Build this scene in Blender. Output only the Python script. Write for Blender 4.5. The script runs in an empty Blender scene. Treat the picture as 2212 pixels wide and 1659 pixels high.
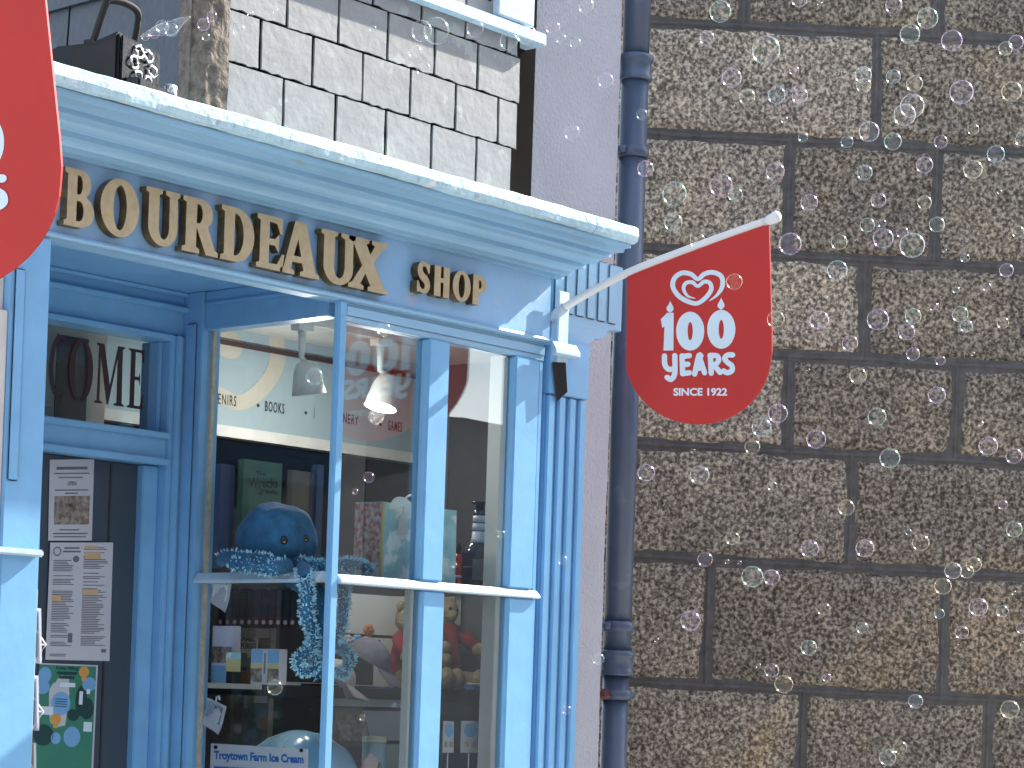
import bpy, bmesh, math, random
from mathutils import Vector, Matrix, noise
random.seed(7)
S = bpy.context.scene
COL = S.collection
# ------------------------------------------------------------ camera, sky, sun
F = 4920.0; TH = math.radians(41); PT = math.radians(1.5); RO = 0.033
PX, PY = 1106.0, 1489.0 - F*math.tan(PT)
fw = Vector((math.cos(TH)*math.cos(PT), math.sin(TH)*math.cos(PT), math.sin(PT)))
r0 = Vector((math.sin(TH), -math.cos(TH), 0)); u0 = r0.cross(fw)
RT = r0*math.cos(RO) + u0*math.sin(RO); UP = u0*math.cos(RO) - r0*math.sin(RO)
EYE = Vector((0, 0, 1.6)); FH = Vector((math.cos(TH), math.sin(TH), 0))
cam = bpy.data.objects.new('camera', bpy.data.cameras.new('camera')); COL.objects.link(cam)
m = Matrix((RT, UP, -fw)).transposed().to_4x4(); m.translation = EYE; cam.matrix_world = m
cam.data.sensor_width = 36; cam.data.lens = 36*F/2212; cam.data.shift_y = (PY-829.5)/2212
cam.data.clip_start = .05; cam.data.clip_end = 2000
S.camera = cam
SUN = Vector((.795, -.14, .59)).normalized()
w = bpy.data.worlds.new('World'); S.world = w; w.use_nodes = True
nt = w.node_tree; bg = nt.nodes['Background']
sky = nt.nodes.new('ShaderNodeTexSky'); sky.sky_type = 'NISHITA'; sky.sun_disc = False
sky.sun_elevation = math.asin(SUN.z); sky.sun_rotation = math.atan2(SUN.x, SUN.y)
tc = nt.nodes.new('ShaderNodeTexCoord'); mp = nt.nodes.new('ShaderNodeMapping'); mp.inputs['Scale'].default_value = (3, 3, 7)
nz = nt.nodes.new('ShaderNodeTexNoise'); nz.inputs['Scale'].default_value = 2.6; nz.inputs['Detail'].default_value = 7
cr = nt.nodes.new('ShaderNodeValToRGB'); cr.color_ramp.elements[0].position = .5; cr.color_ramp.elements[1].position = .66
mx = nt.nodes.new('ShaderNodeMix'); mx.data_type = 'RGBA'; mx.inputs[7].default_value = (11, 11.3, 12, 1)
nt.links.new(tc.outputs['Generated'], mp.inputs[0]); nt.links.new(mp.outputs[0], nz.inputs['Vector'])
nt.links.new(nz.outputs[0], cr.inputs[0]); nt.links.new(cr.outputs[0], mx.inputs[0])
nt.links.new(sky.outputs[0], mx.inputs[6]); nt.links.new(mx.outputs[2], bg.inputs[0])
bg.inputs[1].default_value = .112
sl = bpy.data.lights.new('sun', 'SUN'); sl.energy = 5.0; sl.angle = math.radians(.5); sl.color = (1, .95, .87)
so = bpy.data.objects.new('sun', sl); COL.objects.link(so); so.rotation_euler = SUN.to_track_quat('Z', 'Y').to_euler(); so.location = (8, -3, 12)
S.view_settings.view_transform = 'Standard'; S.view_settings.look = 'None'; S.view_settings.exposure = 1.6; S.view_settings.gamma = 1
S.cycles.transparent_max_bounces = 40; S.cycles.max_bounces = 10

def ray(u, v): return fw + RT*((u-PX)/F) - UP*((v-PY)/F)
def at(u, v, ax, val):
    d = ray(u, v); return EYE + d*((val-EYE[ax])/d[ax])
def atd(u, v, dep):
    d = ray(u, v); return EYE + d*(dep/d.dot(FH))

# ------------------------------------------------------------ materials
MATS = {}
def mk(name, col, rough=.5, metal=0, var=.12, vs=6, bump=0, bs=60, spec=.5, var2=None, spots=None, coat=0, alpha=None, stretch=None, sub=0, detail=5):
    """Principled paint / stone / cloth with noise variation, optional spots=(colour, scale, threshold)."""
    M = bpy.data.materials.new(name); M.use_nodes = True; n = M.node_tree.nodes; L = M.node_tree.links
    b = n['Principled BSDF']; b.inputs['Roughness'].default_value = rough; b.inputs['Metallic'].default_value = metal
    b.inputs['Specular IOR Level'].default_value = spec; b.inputs['Coat Weight'].default_value = coat
    if sub: b.inputs['Sheen Weight'].default_value = sub
    tc = n.new('ShaderNodeTexCoord'); vec = tc.outputs['Object']
    if stretch:
        mp = n.new('ShaderNodeMapping'); mp.inputs['Scale'].default_value = stretch; L.new(vec, mp.inputs[0]); vec = mp.outputs[0]
    nz = n.new('ShaderNodeTexNoise'); nz.inputs['Scale'].default_value = vs; nz.inputs['Detail'].default_value = detail; nz.inputs['Roughness'].default_value = .65
    L.new(vec, nz.inputs['Vector'])
    r = n.new('ShaderNodeValToRGB'); r.color_ramp.elements[0].position = .32; r.color_ramp.elements[1].position = .68
    c2 = var2 or tuple(min(1, c*(1+var)) for c in col)
    c1 = tuple(c*(1-var) for c in col) if not var2 else col
    r.color_ramp.elements[0].color = (*c1, 1); r.color_ramp.elements[1].color = (*c2, 1)
    L.new(nz.outputs[0], r.inputs[0]); out = r.outputs[0]
    for sp in (spots or []):
        n2 = n.new('ShaderNodeTexNoise'); n2.inputs['Scale'].default_value = sp[1]; n2.inputs['Detail'].default_value = 6; n2.inputs['Roughness'].default_value = .6
        L.new(vec, n2.inputs['Vector'])
        r2 = n.new('ShaderNodeValToRGB'); r2.color_ramp.elements[0].position = sp[2]; r2.color_ramp.elements[1].position = sp[2]+.04
        L.new(n2.outputs[0], r2.inputs[0])
        x = n.new('ShaderNodeMix'); x.data_type = 'RGBA'; L.new(r2.outputs[0], x.inputs[0]); L.new(out, x.inputs[6]); x.inputs[7].default_value = (*sp[0], 1)
        out = x.outputs[2]
    L.new(out, b.inputs['Base Color'])
    if bump:
        n3 = n.new('ShaderNodeTexNoise'); n3.inputs['Scale'].default_value = bs; n3.inputs['Detail'].default_value = 6
        L.new(vec, n3.inputs['Vector'])
        bp = n.new('ShaderNodeBump'); bp.inputs['Strength'].default_value = bump; bp.inputs['Distance'].default_value = .01
        L.new(n3.outputs[0], bp.inputs['Height']); L.new(bp.outputs[0], b.inputs['Normal'])
    MATS[name] = M; return M
BLUE = mk('blue_gloss_paint', (.19, .43, .69), .34, var=.07, vs=9, bump=.06, bs=35, spots=[((.30, .43, .58), 16, .70)])
BLUE2 = mk('blue_matt_paint', (.27, .49, .735), .5, var=.08, vs=5, bump=.1, bs=40, spots=[((.36, .49, .68), 7, .6)])
CORN = mk('weathered_blue_paint', (.25, .465, .65), .5, var=.1, vs=7, bump=.15, bs=45, stretch=(.25, 1, 1), spots=[((.30, .36, .30), 9, .68), ((.42, .54, .64), 12, .64)])
CAPM = mk('flaking_pale_paint', (.44, .66, .75), .5, var=.12, vs=18, bump=.5, bs=45, spots=[((.36, .47, .58), 30, .61), ((.70, .74, .74), 22, .60), ((.38, .22, .12), 26, .71)])
LEDGE = mk('pale_ledge_paint', (.50, .64, .74), .4, var=.1, vs=12, bump=.15, bs=50, spots=[((.32, .22, .10), 7, .72)])
WHITEP = mk('white_frame_paint', (.62, .62, .58), .45, var=.06, vs=12)
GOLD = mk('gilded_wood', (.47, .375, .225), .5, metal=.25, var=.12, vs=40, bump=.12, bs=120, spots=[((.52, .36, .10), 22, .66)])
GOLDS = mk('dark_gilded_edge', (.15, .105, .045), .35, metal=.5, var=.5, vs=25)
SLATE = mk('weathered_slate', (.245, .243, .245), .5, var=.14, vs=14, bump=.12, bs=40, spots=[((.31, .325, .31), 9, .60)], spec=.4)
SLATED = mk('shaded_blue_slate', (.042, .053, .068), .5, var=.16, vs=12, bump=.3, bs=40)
DARK = mk('dark_matt', (.02, .018, .016), .9, spec=0)
CORNERM = mk('rough_cement_render', (.15, .12, .095), .95, var=.45, vs=40, bump=1, bs=60)
LILAC = mk('lilac_masonry_paint', (.47, .463, .51), .75, var=.05, vs=4, bump=.8, bs=85, spots=[((.36, .31, .33), 2.2, .66)])
CREAM = mk('cream_edge_paint', (.55, .47, .36), .7, var=.2, vs=40)
PIPE = mk('slate_blue_iron_paint', (.07, .10, .16), .38, var=.14, vs=6, bump=.08, bs=30, spots=[((.10, .13, .19), 8, .62)])
RUST = mk('rusty_iron', (.16, .07, .04), .9, var=.4, vs=40, bump=.6)
WHITE = mk('white_plastic', (.72, .72, .72), .35, var=.03)
RED = mk('red_printed_board', (.49, .040, .034), .6, var=.05, vs=3, bump=.03, bs=8, spec=.2)
PALE = mk('white_print', (.62, .72, .78), .45, var=.02)
BLACKP = mk('black_plastic', (.012, .012, .013), .4, var=.1, bump=.05, spec=.2)
GREYP = mk('dark_grey_plastic', (.030, .027, .026), .7, spec=.15, var=.08)
WETB = mk('wet_black_plastic', (.006, .006, .006), .15, var=.1, bump=.35, bs=45, spec=.3)
CHROME = mk('wet_clear_plastic', (.6, .6, .6), .12, metal=.8, bump=.6, bs=60)
DOORM = mk('slate_grey_door_paint', (.045, .065, .088), .45, var=.07, bump=.05)
PAPER = mk('white_paper', (.50, .50, .54), .6, var=.03, vs=3, bump=.12, bs=5)
INK = mk('grey_ink', (.14, .14, .17), .7); INKD = mk('black_ink', (.02, .02, .022), .6); INKY = mk('ochre_ink', (.55, .36, .18), .7)
PHOTO = mk('brown_photo_print', (.05, .035, .025), .4, var2=(.40, .33, .27), vs=45)
GREENP = mk('green_poster_print', (.045, .21, .14), .4, var=.1); SKYP = mk('pale_blue_print', (.17, .38, .62), .5)
ORANGE = mk('orange_print', (.62, .30, .07), .5); TEALD = mk('dark_teal_print', (.01, .05, .05), .5)
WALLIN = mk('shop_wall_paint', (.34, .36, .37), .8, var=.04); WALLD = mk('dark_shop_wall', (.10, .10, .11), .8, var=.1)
CEIL = mk('white_ceiling_paint', (.78, .78, .75), .8, var=.02)
FASC = mk('pale_blue_shop_board', (.31, .41, .46), .6, var=.03, vs=2)
FASCW = mk('white_trim', (.60, .61, .59), .6); SWIRL = mk('cream_board_shape', (.47, .45, .39), .6); NAVY = mk('navy_board_print', (.10, .14, .30), .6)
SLAT = mk('white_slatwall', (.80, .80, .76), .55, var=.04); SLOT = mk('brown_slot', (.05, .025, .02), .6)
SHELFM = mk('shelf_timber', (.17, .14, .11), .5, var=.2, stretch=(1, 8, 8)); SHELFD = mk('dark_shelf', (.05, .045, .045), .5)
CAB = mk('grey_blue_cabinet_paint', (.16, .20, .25), .5, var=.05)
PLUSH = mk('blue_plush', (.016, .10, .20), .95, var=.35, vs=22, bump=.5, bs=130, sub=.08); PLUSHT = mk('teal_plush_fringe', (.30, .60, .72), .9, var=.3, vs=50, sub=.3)
EYEM = mk('black_bead', (.01, .01, .01), .12); EYEG = mk('amber_glint', (.25, .19, .08), .2)
BAGT = mk('turquoise_gift_bag_print', (.20, .48, .52), .35, var2=(.48, .72, .74), vs=11, bump=.15, bs=14, detail=2, spots=[((.80, .86, .85), 9, .50), ((.13, .30, .36), 10, .64)])
BAGS = mk('patterned_gift_bag_side', (.40, .10, .07), .5, var2=(.55, .53, .50), vs=62, detail=1)
RIBBON = mk('white_ribbon', (.75, .73, .66), .4, bump=.2, bs=30)
BOTG = mk('dark_blue_glass', (.012, .018, .045), .06, var=.1); LABW = mk('white_label', (.55, .56, .68), .5)
REDB = mk('red_bottle_plastic', (.42, .03, .03), .2); REDC = mk('red_knit', (.24, .012, .018), .9, var=.2, vs=60); BEAR = mk('tan_plush', (.30, .235, .145), .95, var=.25, vs=35, bump=.5, bs=120)
BACKB = mk('pale_fanlight_board', (.62, .60, .56), .7)
CAPC = mk('mauve_grey_cloth', (.20, .185, .23), .85, var=.15, vs=30, bump=.2, bs=120); CAPW = mk('white_pink_cloth', (.62, .54, .55), .85)
BOOKD = mk('dark_book_spine', (.028, .026, .034), .5, var=.2); BOOKM = mk('maroon_book_band', (.06, .018, .025), .5); BOOKG = mk('green_book_cover', (.045, .11, .062), .5, var=.1); BOOKB = mk('blue_book_cover', (.04, .06, .12), .5); BOOKO = mk('brown_book_cover', (.15, .12, .085), .6)
TAN = mk('kraft_card', (.42, .36, .25), .7); DOME = mk('blue_inflatable_vinyl', (.20, .47, .68), .18, var2=(.48, .70, .82), vs=3, bump=.3, bs=7, detail=1)  # dome's paler patches put its sunlit areas into the vinyl colour
PINK = mk('pale_pink_plush', (.60, .45, .42), .9); TUBY = mk('cream_tub_lid', (.62, .58, .42), .5); TUBB = mk('pale_blue_tub', (.36, .50, .56), .5)
BLUET = mk('blue_lettering', (.02, .13, .42), .5); FLOWER = mk('orange_cloth', (.50, .17, .05), .9); YELL = mk('yellow_landscape_print', (.55, .48, .20), .5)
def granite(tone=1.0):
    M = bpy.data.materials.new('speckled_granite'); M.use_nodes = True; n = M.node_tree.nodes; L = M.node_tree.links
    b = n['Principled BSDF']; b.inputs['Roughness'].default_value = .92; b.inputs['Specular IOR Level'].default_value = .2
    tc = n.new('ShaderNodeTexCoord')
    def nzz(s, d=3, r=.6, di=0):
        x = n.new('ShaderNodeTexNoise'); x.inputs['Scale'].default_value = s; x.inputs['Detail'].default_value = d; x.inputs['Roughness'].default_value = r; x.inputs['Distortion'].default_value = di; L.new(tc.outputs['Object'], x.inputs['Vector']); return x.outputs[0]
    def ramp(i, stops):
        r = n.new('ShaderNodeValToRGB'); e = r.color_ramp.elements
        while len(e) < len(stops): e.new(.5)
        for k, (p, c) in enumerate(stops): e[k].position = p; e[k].color = (*c, 1)
        L.new(i, r.inputs[0]); return r.outputs[0]
    fine = ramp(nzz(66, 2.5, .65, .3), [(.35, (.065, .058, .050)), (.47, (.185, .160, .132)), (.54, (.31, .272, .222)), (.67, (.55, .485, .40))])
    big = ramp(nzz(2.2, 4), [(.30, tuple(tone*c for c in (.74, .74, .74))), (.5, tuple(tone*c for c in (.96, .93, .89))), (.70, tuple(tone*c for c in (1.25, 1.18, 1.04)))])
    stain = ramp(nzz(1.1, 5), [(.55, (1, 1, 1)), (.72, (1.1, .97, .84))])
    m1 = n.new('ShaderNodeMix'); m1.data_type = 'RGBA'; m1.blend_type = 'MULTIPLY'; m1.inputs[0].default_value = 1; L.new(fine, m1.inputs[6]); L.new(big, m1.inputs[7])
    m2 = n.new('ShaderNodeMix'); m2.data_type = 'RGBA'; m2.blend_type = 'MULTIPLY'; m2.inputs[0].default_value = 1; L.new(m1.outputs[2], m2.inputs[6]); L.new(stain, m2.inputs[7])
    L.new(m2.outputs[2], b.inputs['Base Color'])
    bp = n.new('ShaderNodeBump'); bp.inputs['Strength'].default_value = .8; bp.inputs['Distance'].default_value = .012
    L.new(nzz(55, 4, .7), bp.inputs['Height']); L.new(bp.outputs[0], b.inputs['Normal'])
    return M
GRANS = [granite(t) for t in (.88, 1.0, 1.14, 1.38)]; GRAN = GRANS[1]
MORT = mk('grey_mortar', (.108, .102, .096), .95, var=.25, vs=20, bump=.6, bs=70)
ASPH = mk('asphalt', (.25, .245, .235), .9, var=.2, vs=30); PAVE = mk('paving_stone', (.44, .42, .40), .9, var=.15)
HOUSE = mk('grey_house_render', (.20, .195, .185), .9); HOUSED = mk('dark_slate_cladding', (.05, .05, .055), .8); ROOFM = mk('slate_roof', (.07, .075, .085), .7)

def glass_mat(name, boost, tint, rough=0, base=0.0):
    M = bpy.data.materials.new(name); M.use_nodes = True; n = M.node_tree.nodes; L = M.node_tree.links; n.clear()
    o = n.new('ShaderNodeOutputMaterial'); mix = n.new('ShaderNodeMixShader'); t = n.new('ShaderNodeBsdfTransparent'); g = n.new('ShaderNodeBsdfGlossy')
    t.inputs[0].default_value = (*tint, 1); g.inputs['Roughness'].default_value = rough
    fr = n.new('ShaderNodeFresnel'); ge = n.new('ShaderNodeNewGeometry'); io = n.new('ShaderNodeMath'); io.operation = 'MULTIPLY_ADD'; io.inputs[1].default_value = 1/1.5-1.5; io.inputs[2].default_value = 1.5; L.new(ge.outputs['Backfacing'], io.inputs[0]); L.new(io.outputs[0], fr.inputs[0])
    mu = n.new('ShaderNodeMath'); mu.operation = 'MULTIPLY_ADD'; mu.inputs[1].default_value = boost; mu.inputs[2].default_value = base; mu.use_clamp = True
    L.new(fr.outputs[0], mu.inputs[0]); L.new(mu.outputs[0], mix.inputs[0]); L.new(t.outputs[0], mix.inputs[1]); L.new(g.outputs[0], mix.inputs[2]); L.new(mix.outputs[0], o.inputs[0])
    return M
GLASS = glass_mat('window_glass', 2.3, (.93, .96, .96))
GLASSS = glass_mat('side_window_glass', .75, (.95, .97, .97))
GLASSD = glass_mat('dim_window_glass', 1.1, (.8, .85, .85))
def bubble_mat(name, rim, ra):
    M = bpy.data.materials.new(name); M.use_nodes = True; n = M.node_tree.nodes; L = M.node_tree.links; n.clear()
    o = n.new('ShaderNodeOutputMaterial'); mix = n.new('ShaderNodeMixShader'); t = n.new('ShaderNodeBsdfTransparent'); g = n.new('ShaderNodeBsdfGlossy')
    g.inputs['Roughness'].default_value = ra
    lw = n.new('ShaderNodeLayerWeight'); lw.inputs[0].default_value = .5
    # film colour runs round the bubble with the viewing angle and with swirls of film thickness
    tc = n.new('ShaderNodeTexCoord'); nz = n.new('ShaderNodeTexNoise'); nz.inputs['Scale'].default_value = 1.1; L.new(tc.outputs['Object'], nz.inputs['Vector'])
    r = n.new('ShaderNodeValToRGB'); e = r.color_ramp.elements; e.new(.5)
    for k, (p, c) in enumerate(zip((.35, .5, .65), rim)): e[k].position = p; e[k].color = (*c, 1)
    L.new(nz.outputs[0], r.inputs[0]); L.new(r.outputs[0], g.inputs[0])
    pw = n.new('ShaderNodeMath'); pw.operation = 'POWER'; pw.inputs[1].default_value = 5.0; L.new(lw.outputs['Facing'], pw.inputs[0])
    mu = n.new('ShaderNodeMath'); mu.operation = 'MULTIPLY_ADD'; mu.inputs[1].default_value = .95; mu.inputs[2].default_value = .030; mu.use_clamp = True; L.new(pw.outputs[0], mu.inputs[0])
    L.new(mu.outputs[0], mix.inputs[0]); L.new(t.outputs[0], mix.inputs[1]); L.new(g.outputs[0], mix.inputs[2]); L.new(mix.outputs[0], o.inputs[0])
    return M
TINT = {'g': ('green', [(.5, 1, .75), (.8, 1, .85), (1, .8, .95)]), 'p': ('violet', [(.75, .75, 1), (1, .7, 1), (.8, 1, .95)]), 'k': ('pink', [(1, .55, .9), (1, .85, .9), (.8, .8, 1)]),
        'y': ('yellow', [(1, .95, .55), (1, .9, .8), (.7, 1, .8)]), 'c': ('turquoise', [(.5, 1, 1), (.7, .9, 1), (1, .85, 1)]), 'w': ('colourless', [(.9, 1, .95), (1, 1, 1), (1, .9, 1)]), 'o': ('orange', [(1, .75, .5), (1, .9, .7), (.85, 1, .7)])}
BUBM = {k: bubble_mat(v[0]+'_soap_film', v[1], .16) for k, v in TINT.items()}

# ------------------------------------------------------------ builders
class MB:
    def __init__(s): s.v = []; s.f = []; s.mi = []; s.sm = []
    def add(s, vs, fs, mi=0, smooth=False):
        o = len(s.v); s.v += [Vector(p) for p in vs]; s.f += [tuple(i+o for i in f) for f in fs]; s.mi += [mi]*len(fs); s.sm += [smooth]*len(fs); return s
    def box(s, x0, x1, y0, y1, z0, z1, mi=0):
        return s.add([(x, y, z) for z in (z0, z1) for y in (y0, y1) for x in (x0, x1)], [(0, 2, 3, 1), (4, 5, 7, 6), (0, 1, 5, 4), (2, 6, 7, 3), (0, 4, 6, 2), (1, 3, 7, 5)], mi)
    def obox(s, c, ax, ay, az, mi=0):
        c = Vector(c); ax, ay, az = Vector(ax), Vector(ay), Vector(az)
        return s.add([c+ax*i+ay*j+az*k for k in (-1, 1) for j in (-1, 1) for i in (-1, 1)], [(0, 2, 3, 1), (4, 5, 7, 6), (0, 1, 5, 4), (2, 6, 7, 3), (0, 4, 6, 2), (1, 3, 7, 5)], mi)
    def slab(s, pts, d, mi=0):          # polygon of 3D points pushed along d
        n = len(pts); d = Vector(d); p = [Vector(q) for q in pts]
        return s.add(p+[q+d for q in p], [tuple(range(n)), tuple(range(2*n-1, n-1, -1))]+[(i, n+i, n+(i+1) % n, (i+1) % n) for i in range(n)], mi)
    def tube(s, pts, rad, seg=10, mi=0, cap=True, smooth=True):
        pts = [Vector(p) for p in pts]; n = len(pts); vs = []
        for i, p in enumerate(pts):
            t = (pts[min(i+1, n-1)]-pts[max(i-1, 0)]).normalized()
            a = t.cross(Vector((0, 0, 1)) if abs(t.z) < .95 else Vector((1, 0, 0))).normalized(); b = t.cross(a)
            r = rad[i] if isinstance(rad, (list, tuple)) else rad
            vs += [p+(a*math.cos(2*math.pi*k/seg)+b*math.sin(2*math.pi*k/seg))*r for k in range(seg)]
        fs = [(i*seg+k, i*seg+(k+1) % seg, (i+1)*seg+(k+1) % seg, (i+1)*seg+k) for i in range(n-1) for k in range(seg)]
        if cap: fs += [tuple(range(seg))[::-1], tuple(range((n-1)*seg, n*seg))]
        return s.add(vs, fs, mi, smooth)
    def lathe(s, base, prof, seg=24, mi=0, axis=(0, 0, 1)):   # prof: (radius, height)
        q = Vector((0, 0, 1)).rotation_difference(Vector(axis)); base = Vector(base); vs = []
        for r, h in prof: vs += [base+q @ Vector((r*math.cos(2*math.pi*k/seg), r*math.sin(2*math.pi*k/seg), h)) for k in range(seg)]
        n = len(prof)
        return s.add(vs, [(i*seg+k, i*seg+(k+1) % seg, (i+1)*seg+(k+1) % seg, (i+1)*seg+k) for i in range(n-1) for k in range(seg)]+[tuple(range(seg))[::-1], tuple(range((n-1)*seg, n*seg))], mi, True)
    def ball(s, c, r, seg=20, rings=12, mi=0, rot=None, wob=0, sd=0):
        r = r if isinstance(r, (tuple, list)) else (r, r, r); c = Vector(c); vs = []; 
        for i in range(rings+1):
            a = math.pi*i/rings
            for k in range(seg):
                p = Vector((math.sin(a)*math.cos(2*math.pi*k/seg), math.sin(a)*math.sin(2*math.pi*k/seg), math.cos(a)))
                f = 1+(wob*noise.noise(p*2.2+Vector((sd, 0, 0))) if wob else 0)
                p = Vector((p.x*r[0]*f, p.y*r[1]*f, p.z*r[2]*f)); vs.append(c+(rot @ p if rot else p))
        return s.add(vs, [(i*seg+k, (i+1)*seg+k, (i+1)*seg+(k+1) % seg, i*seg+(k+1) % seg) for i in range(rings) for k in range(seg)], mi, True)
    def build(s, name, mat, parent=None, bevel=0, label=None):
        root = parent; off = Vector((0, 0, 0))
        while root is not None: off += root.location; root = root.parent
        me = bpy.data.meshes.new(name); me.from_pydata([p-off for p in s.v], [], s.f)
        for x in (mat if isinstance(mat, (list, tuple)) else [mat]): me.materials.append(x)
        for p, i, sm in zip(me.polygons, s.mi, s.sm): p.material_index = i; p.use_smooth = sm
        bm = bmesh.new(); bm.from_mesh(me); bmesh.ops.remove_doubles(bm, verts=bm.verts, dist=1e-6); bmesh.ops.recalc_face_normals(bm, faces=bm.faces)
        if bevel:
            es = [e for e in bm.edges if len(e.link_faces) == 2 and e.calc_face_angle(0) > .6]
            bmesh.ops.bevel(bm, geom=es, offset=bevel, segments=2, affect='EDGES', clamp_overlap=True)
        bm.to_mesh(me); bm.free()
        o = bpy.data.objects.new(name, me); COL.objects.link(o)
        if parent is not None: o.parent = parent
        if label: o['label'] = label
        return o
def tag(o, label, cat, group=None, kind=None):
    if label: o['label'] = label
    if cat: o['category'] = cat
    if group: o['group'] = group
    if kind: o['kind'] = kind
    return o
def thing(name, label, cat, loc=(0, 0, 0), group=None):
    o = bpy.data.objects.new(name, None); COL.objects.link(o); o.location = loc; o.empty_display_size = .1
    return tag(o, label, cat, group)
def struct(name, mb, mat, **k):
    o = mb.build(name, mat, **k); o['kind'] = 'structure'; return o
def dup(root, delta, label):
    def cp(o, par):
        c = o.copy(); COL.objects.link(c)
        if par is not None: c.parent = par
        for ch in o.children: cp(ch, c)
        return c
    r = cp(root, None); r.location = root.location+Vector(delta); r['label'] = label; return r
def geo_of(cu):
    o = bpy.data.objects.new('tmp', cu); COL.objects.link(o); bpy.context.view_layer.update()
    me = bpy.data.meshes.new_from_object(o.evaluated_get(bpy.context.evaluated_depsgraph_get()))
    g = ([v.co.copy() for v in me.vertices], [tuple(p.vertices) for p in me.polygons])
    bpy.data.objects.remove(o); bpy.data.meshes.remove(me); bpy.data.curves.remove(cu); return g
def outline(contours, ext, bev=0, off=0):
    cu = bpy.data.curves.new('tmp', 'CURVE'); cu.dimensions = '2D'; cu.fill_mode = 'BOTH'; cu.extrude = ext; cu.bevel_depth = bev; cu.bevel_resolution = 1; cu.offset = off
    for c in contours:
        sp = cu.splines.new('POLY'); sp.points.add(len(c)-1); sp.use_cyclic_u = True
        for p, q in zip(sp.points, c): p.co = (q[0], q[1], 0, 1)
    return geo_of(cu)
def text(body, ext=.0, bold=0, align='LEFT', space=1, shear=0):
    cu = bpy.data.curves.new('tmp', 'FONT'); cu.body = body; cu.extrude = ext; cu.offset = bold; cu.align_x = align; cu.space_character = space; cu.shear = shear; cu.resolution_u = 4
    v, f = geo_of(cu)
    if not v: return v, f, (0, 1, 0, 1)
    xs = [p.x for p in v]; ys = [p.y for p in v]
    return v, f, (min(xs), max(xs), min(ys), max(ys))
def text_px(mb, body, u0_, v0_, u1_, v1_, fn, bold=.02, mi=0, th=.0, space=1):
    """lettering stretched over the box (u0,v0)-(u1,v1) of a plane; fn maps that plane to the world"""
    v, f, (a, b, c, d) = text(body, .001 if th else 0, bold, space=space)
    mb.add([fn(u0_+(p.x-a)/(b-a)*(u1_-u0_), v1_+(p.y-c)/(d-c)*(v0_-v1_)) for p in v], f, mi)
def ell(cx, cy, rx, ry, a0, a1, n=14): return [(cx+rx*math.cos(math.radians(a0+(a1-a0)*i/n)), cy+ry*math.sin(math.radians(a0+(a1-a0)*i/n))) for i in range(n+1)]
def smooth_path(pts, n=6):
    out = []
    for i in range(len(pts)-1):
        p0 = pts[max(i-1, 0)]; p1 = pts[i]; p2 = pts[i+1]; p3 = pts[min(i+2, len(pts)-1)]
        for k in range(n):
            t = k/n
            out.append(tuple(.5*(2*b+(c-a)*t+(2*a-5*b+4*c-d)*t*t+(3*b-a-3*c+d)*t**3) for a, b, c, d in zip(p0, p1, p2, p3)))
    return out+[tuple(pts[-1])]
def ribbon(mb, pts, fn, mi=0, caps=True):   # pts (u,v,width) in a plane
    q = []
    for i, (u, v, wd) in enumerate(pts):
        a = pts[max(i-1, 0)]; b = pts[min(i+1, len(pts)-1)]; dx, dy = b[0]-a[0], b[1]-a[1]; l = math.hypot(dx, dy) or 1
        q.append(((u-dy/l*wd/2, v+dx/l*wd/2), (u+dy/l*wd/2, v-dx/l*wd/2)))
    vs = [fn(*p) for pr in q for p in pr]; fs = [(2*i, 2*i+1, 2*i+3, 2*i+2) for i in range(len(pts)-1)]
    mb.add(vs, fs, mi)
    if caps:
        for e, o in ((0, 1), (-1, -2)):
            u, v, wd = pts[e]; a = math.atan2(v-pts[o][1], u-pts[o][0])
            mb.add([fn(u+wd/2*math.cos(a+math.radians(t)), v+wd/2*math.sin(a+math.radians(t))) for t in range(-90, 91, 30)], [tuple(range(7))], mi)
YF = 4.40
# ------------------------------------------------------------ ground
struct('street', MB().box(-60, 60, -60, 60, -.3, 0), ASPH)
mb = MB().box(-20, 30, 2.9, 4.6, 0, .12); struct('pavement', mb, PAVE, bevel=.01)

# ------------------------------------------------------------ shopfront
shop = thing('shopfront', 'pale blue painted timber shopfront with gilt sign letters, moulded cornice and projecting display window', 'shopfront', (4.2, 4.6, 0))
X0 = 2.0     # far left end, outside the frame
prof = [(0, 2.836), (.020, 2.836), (.020, 2.846), (.042, 2.846), (.043, 2.855), (.050, 2.861), (.060, 2.865), (.085, 2.866), (.085, 2.879), (.110, 2.879), (.122, 2.883), (.130, 2.889), (.133, 2.897), (.160, 2.897), (.160, 2.909), (.196, 2.909), (.200, 2.920), (.217, 2.922), (.217, 2.934), (0, 2.934)]
mb = MB(); n = len(prof)
a = [(X0, YF-o, z) for o, z in prof]; b = [(5.215+.36*o, YF-o, z) for o, z in prof]
mb.add(a+b, [tuple(range(n)), tuple(range(2*n-1, n-1, -1))]+[(i, n+i, n+(i+1) % n, (i+1) % n) for i in range(n)])
mb.build('cornice', CORN, shop)
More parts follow.
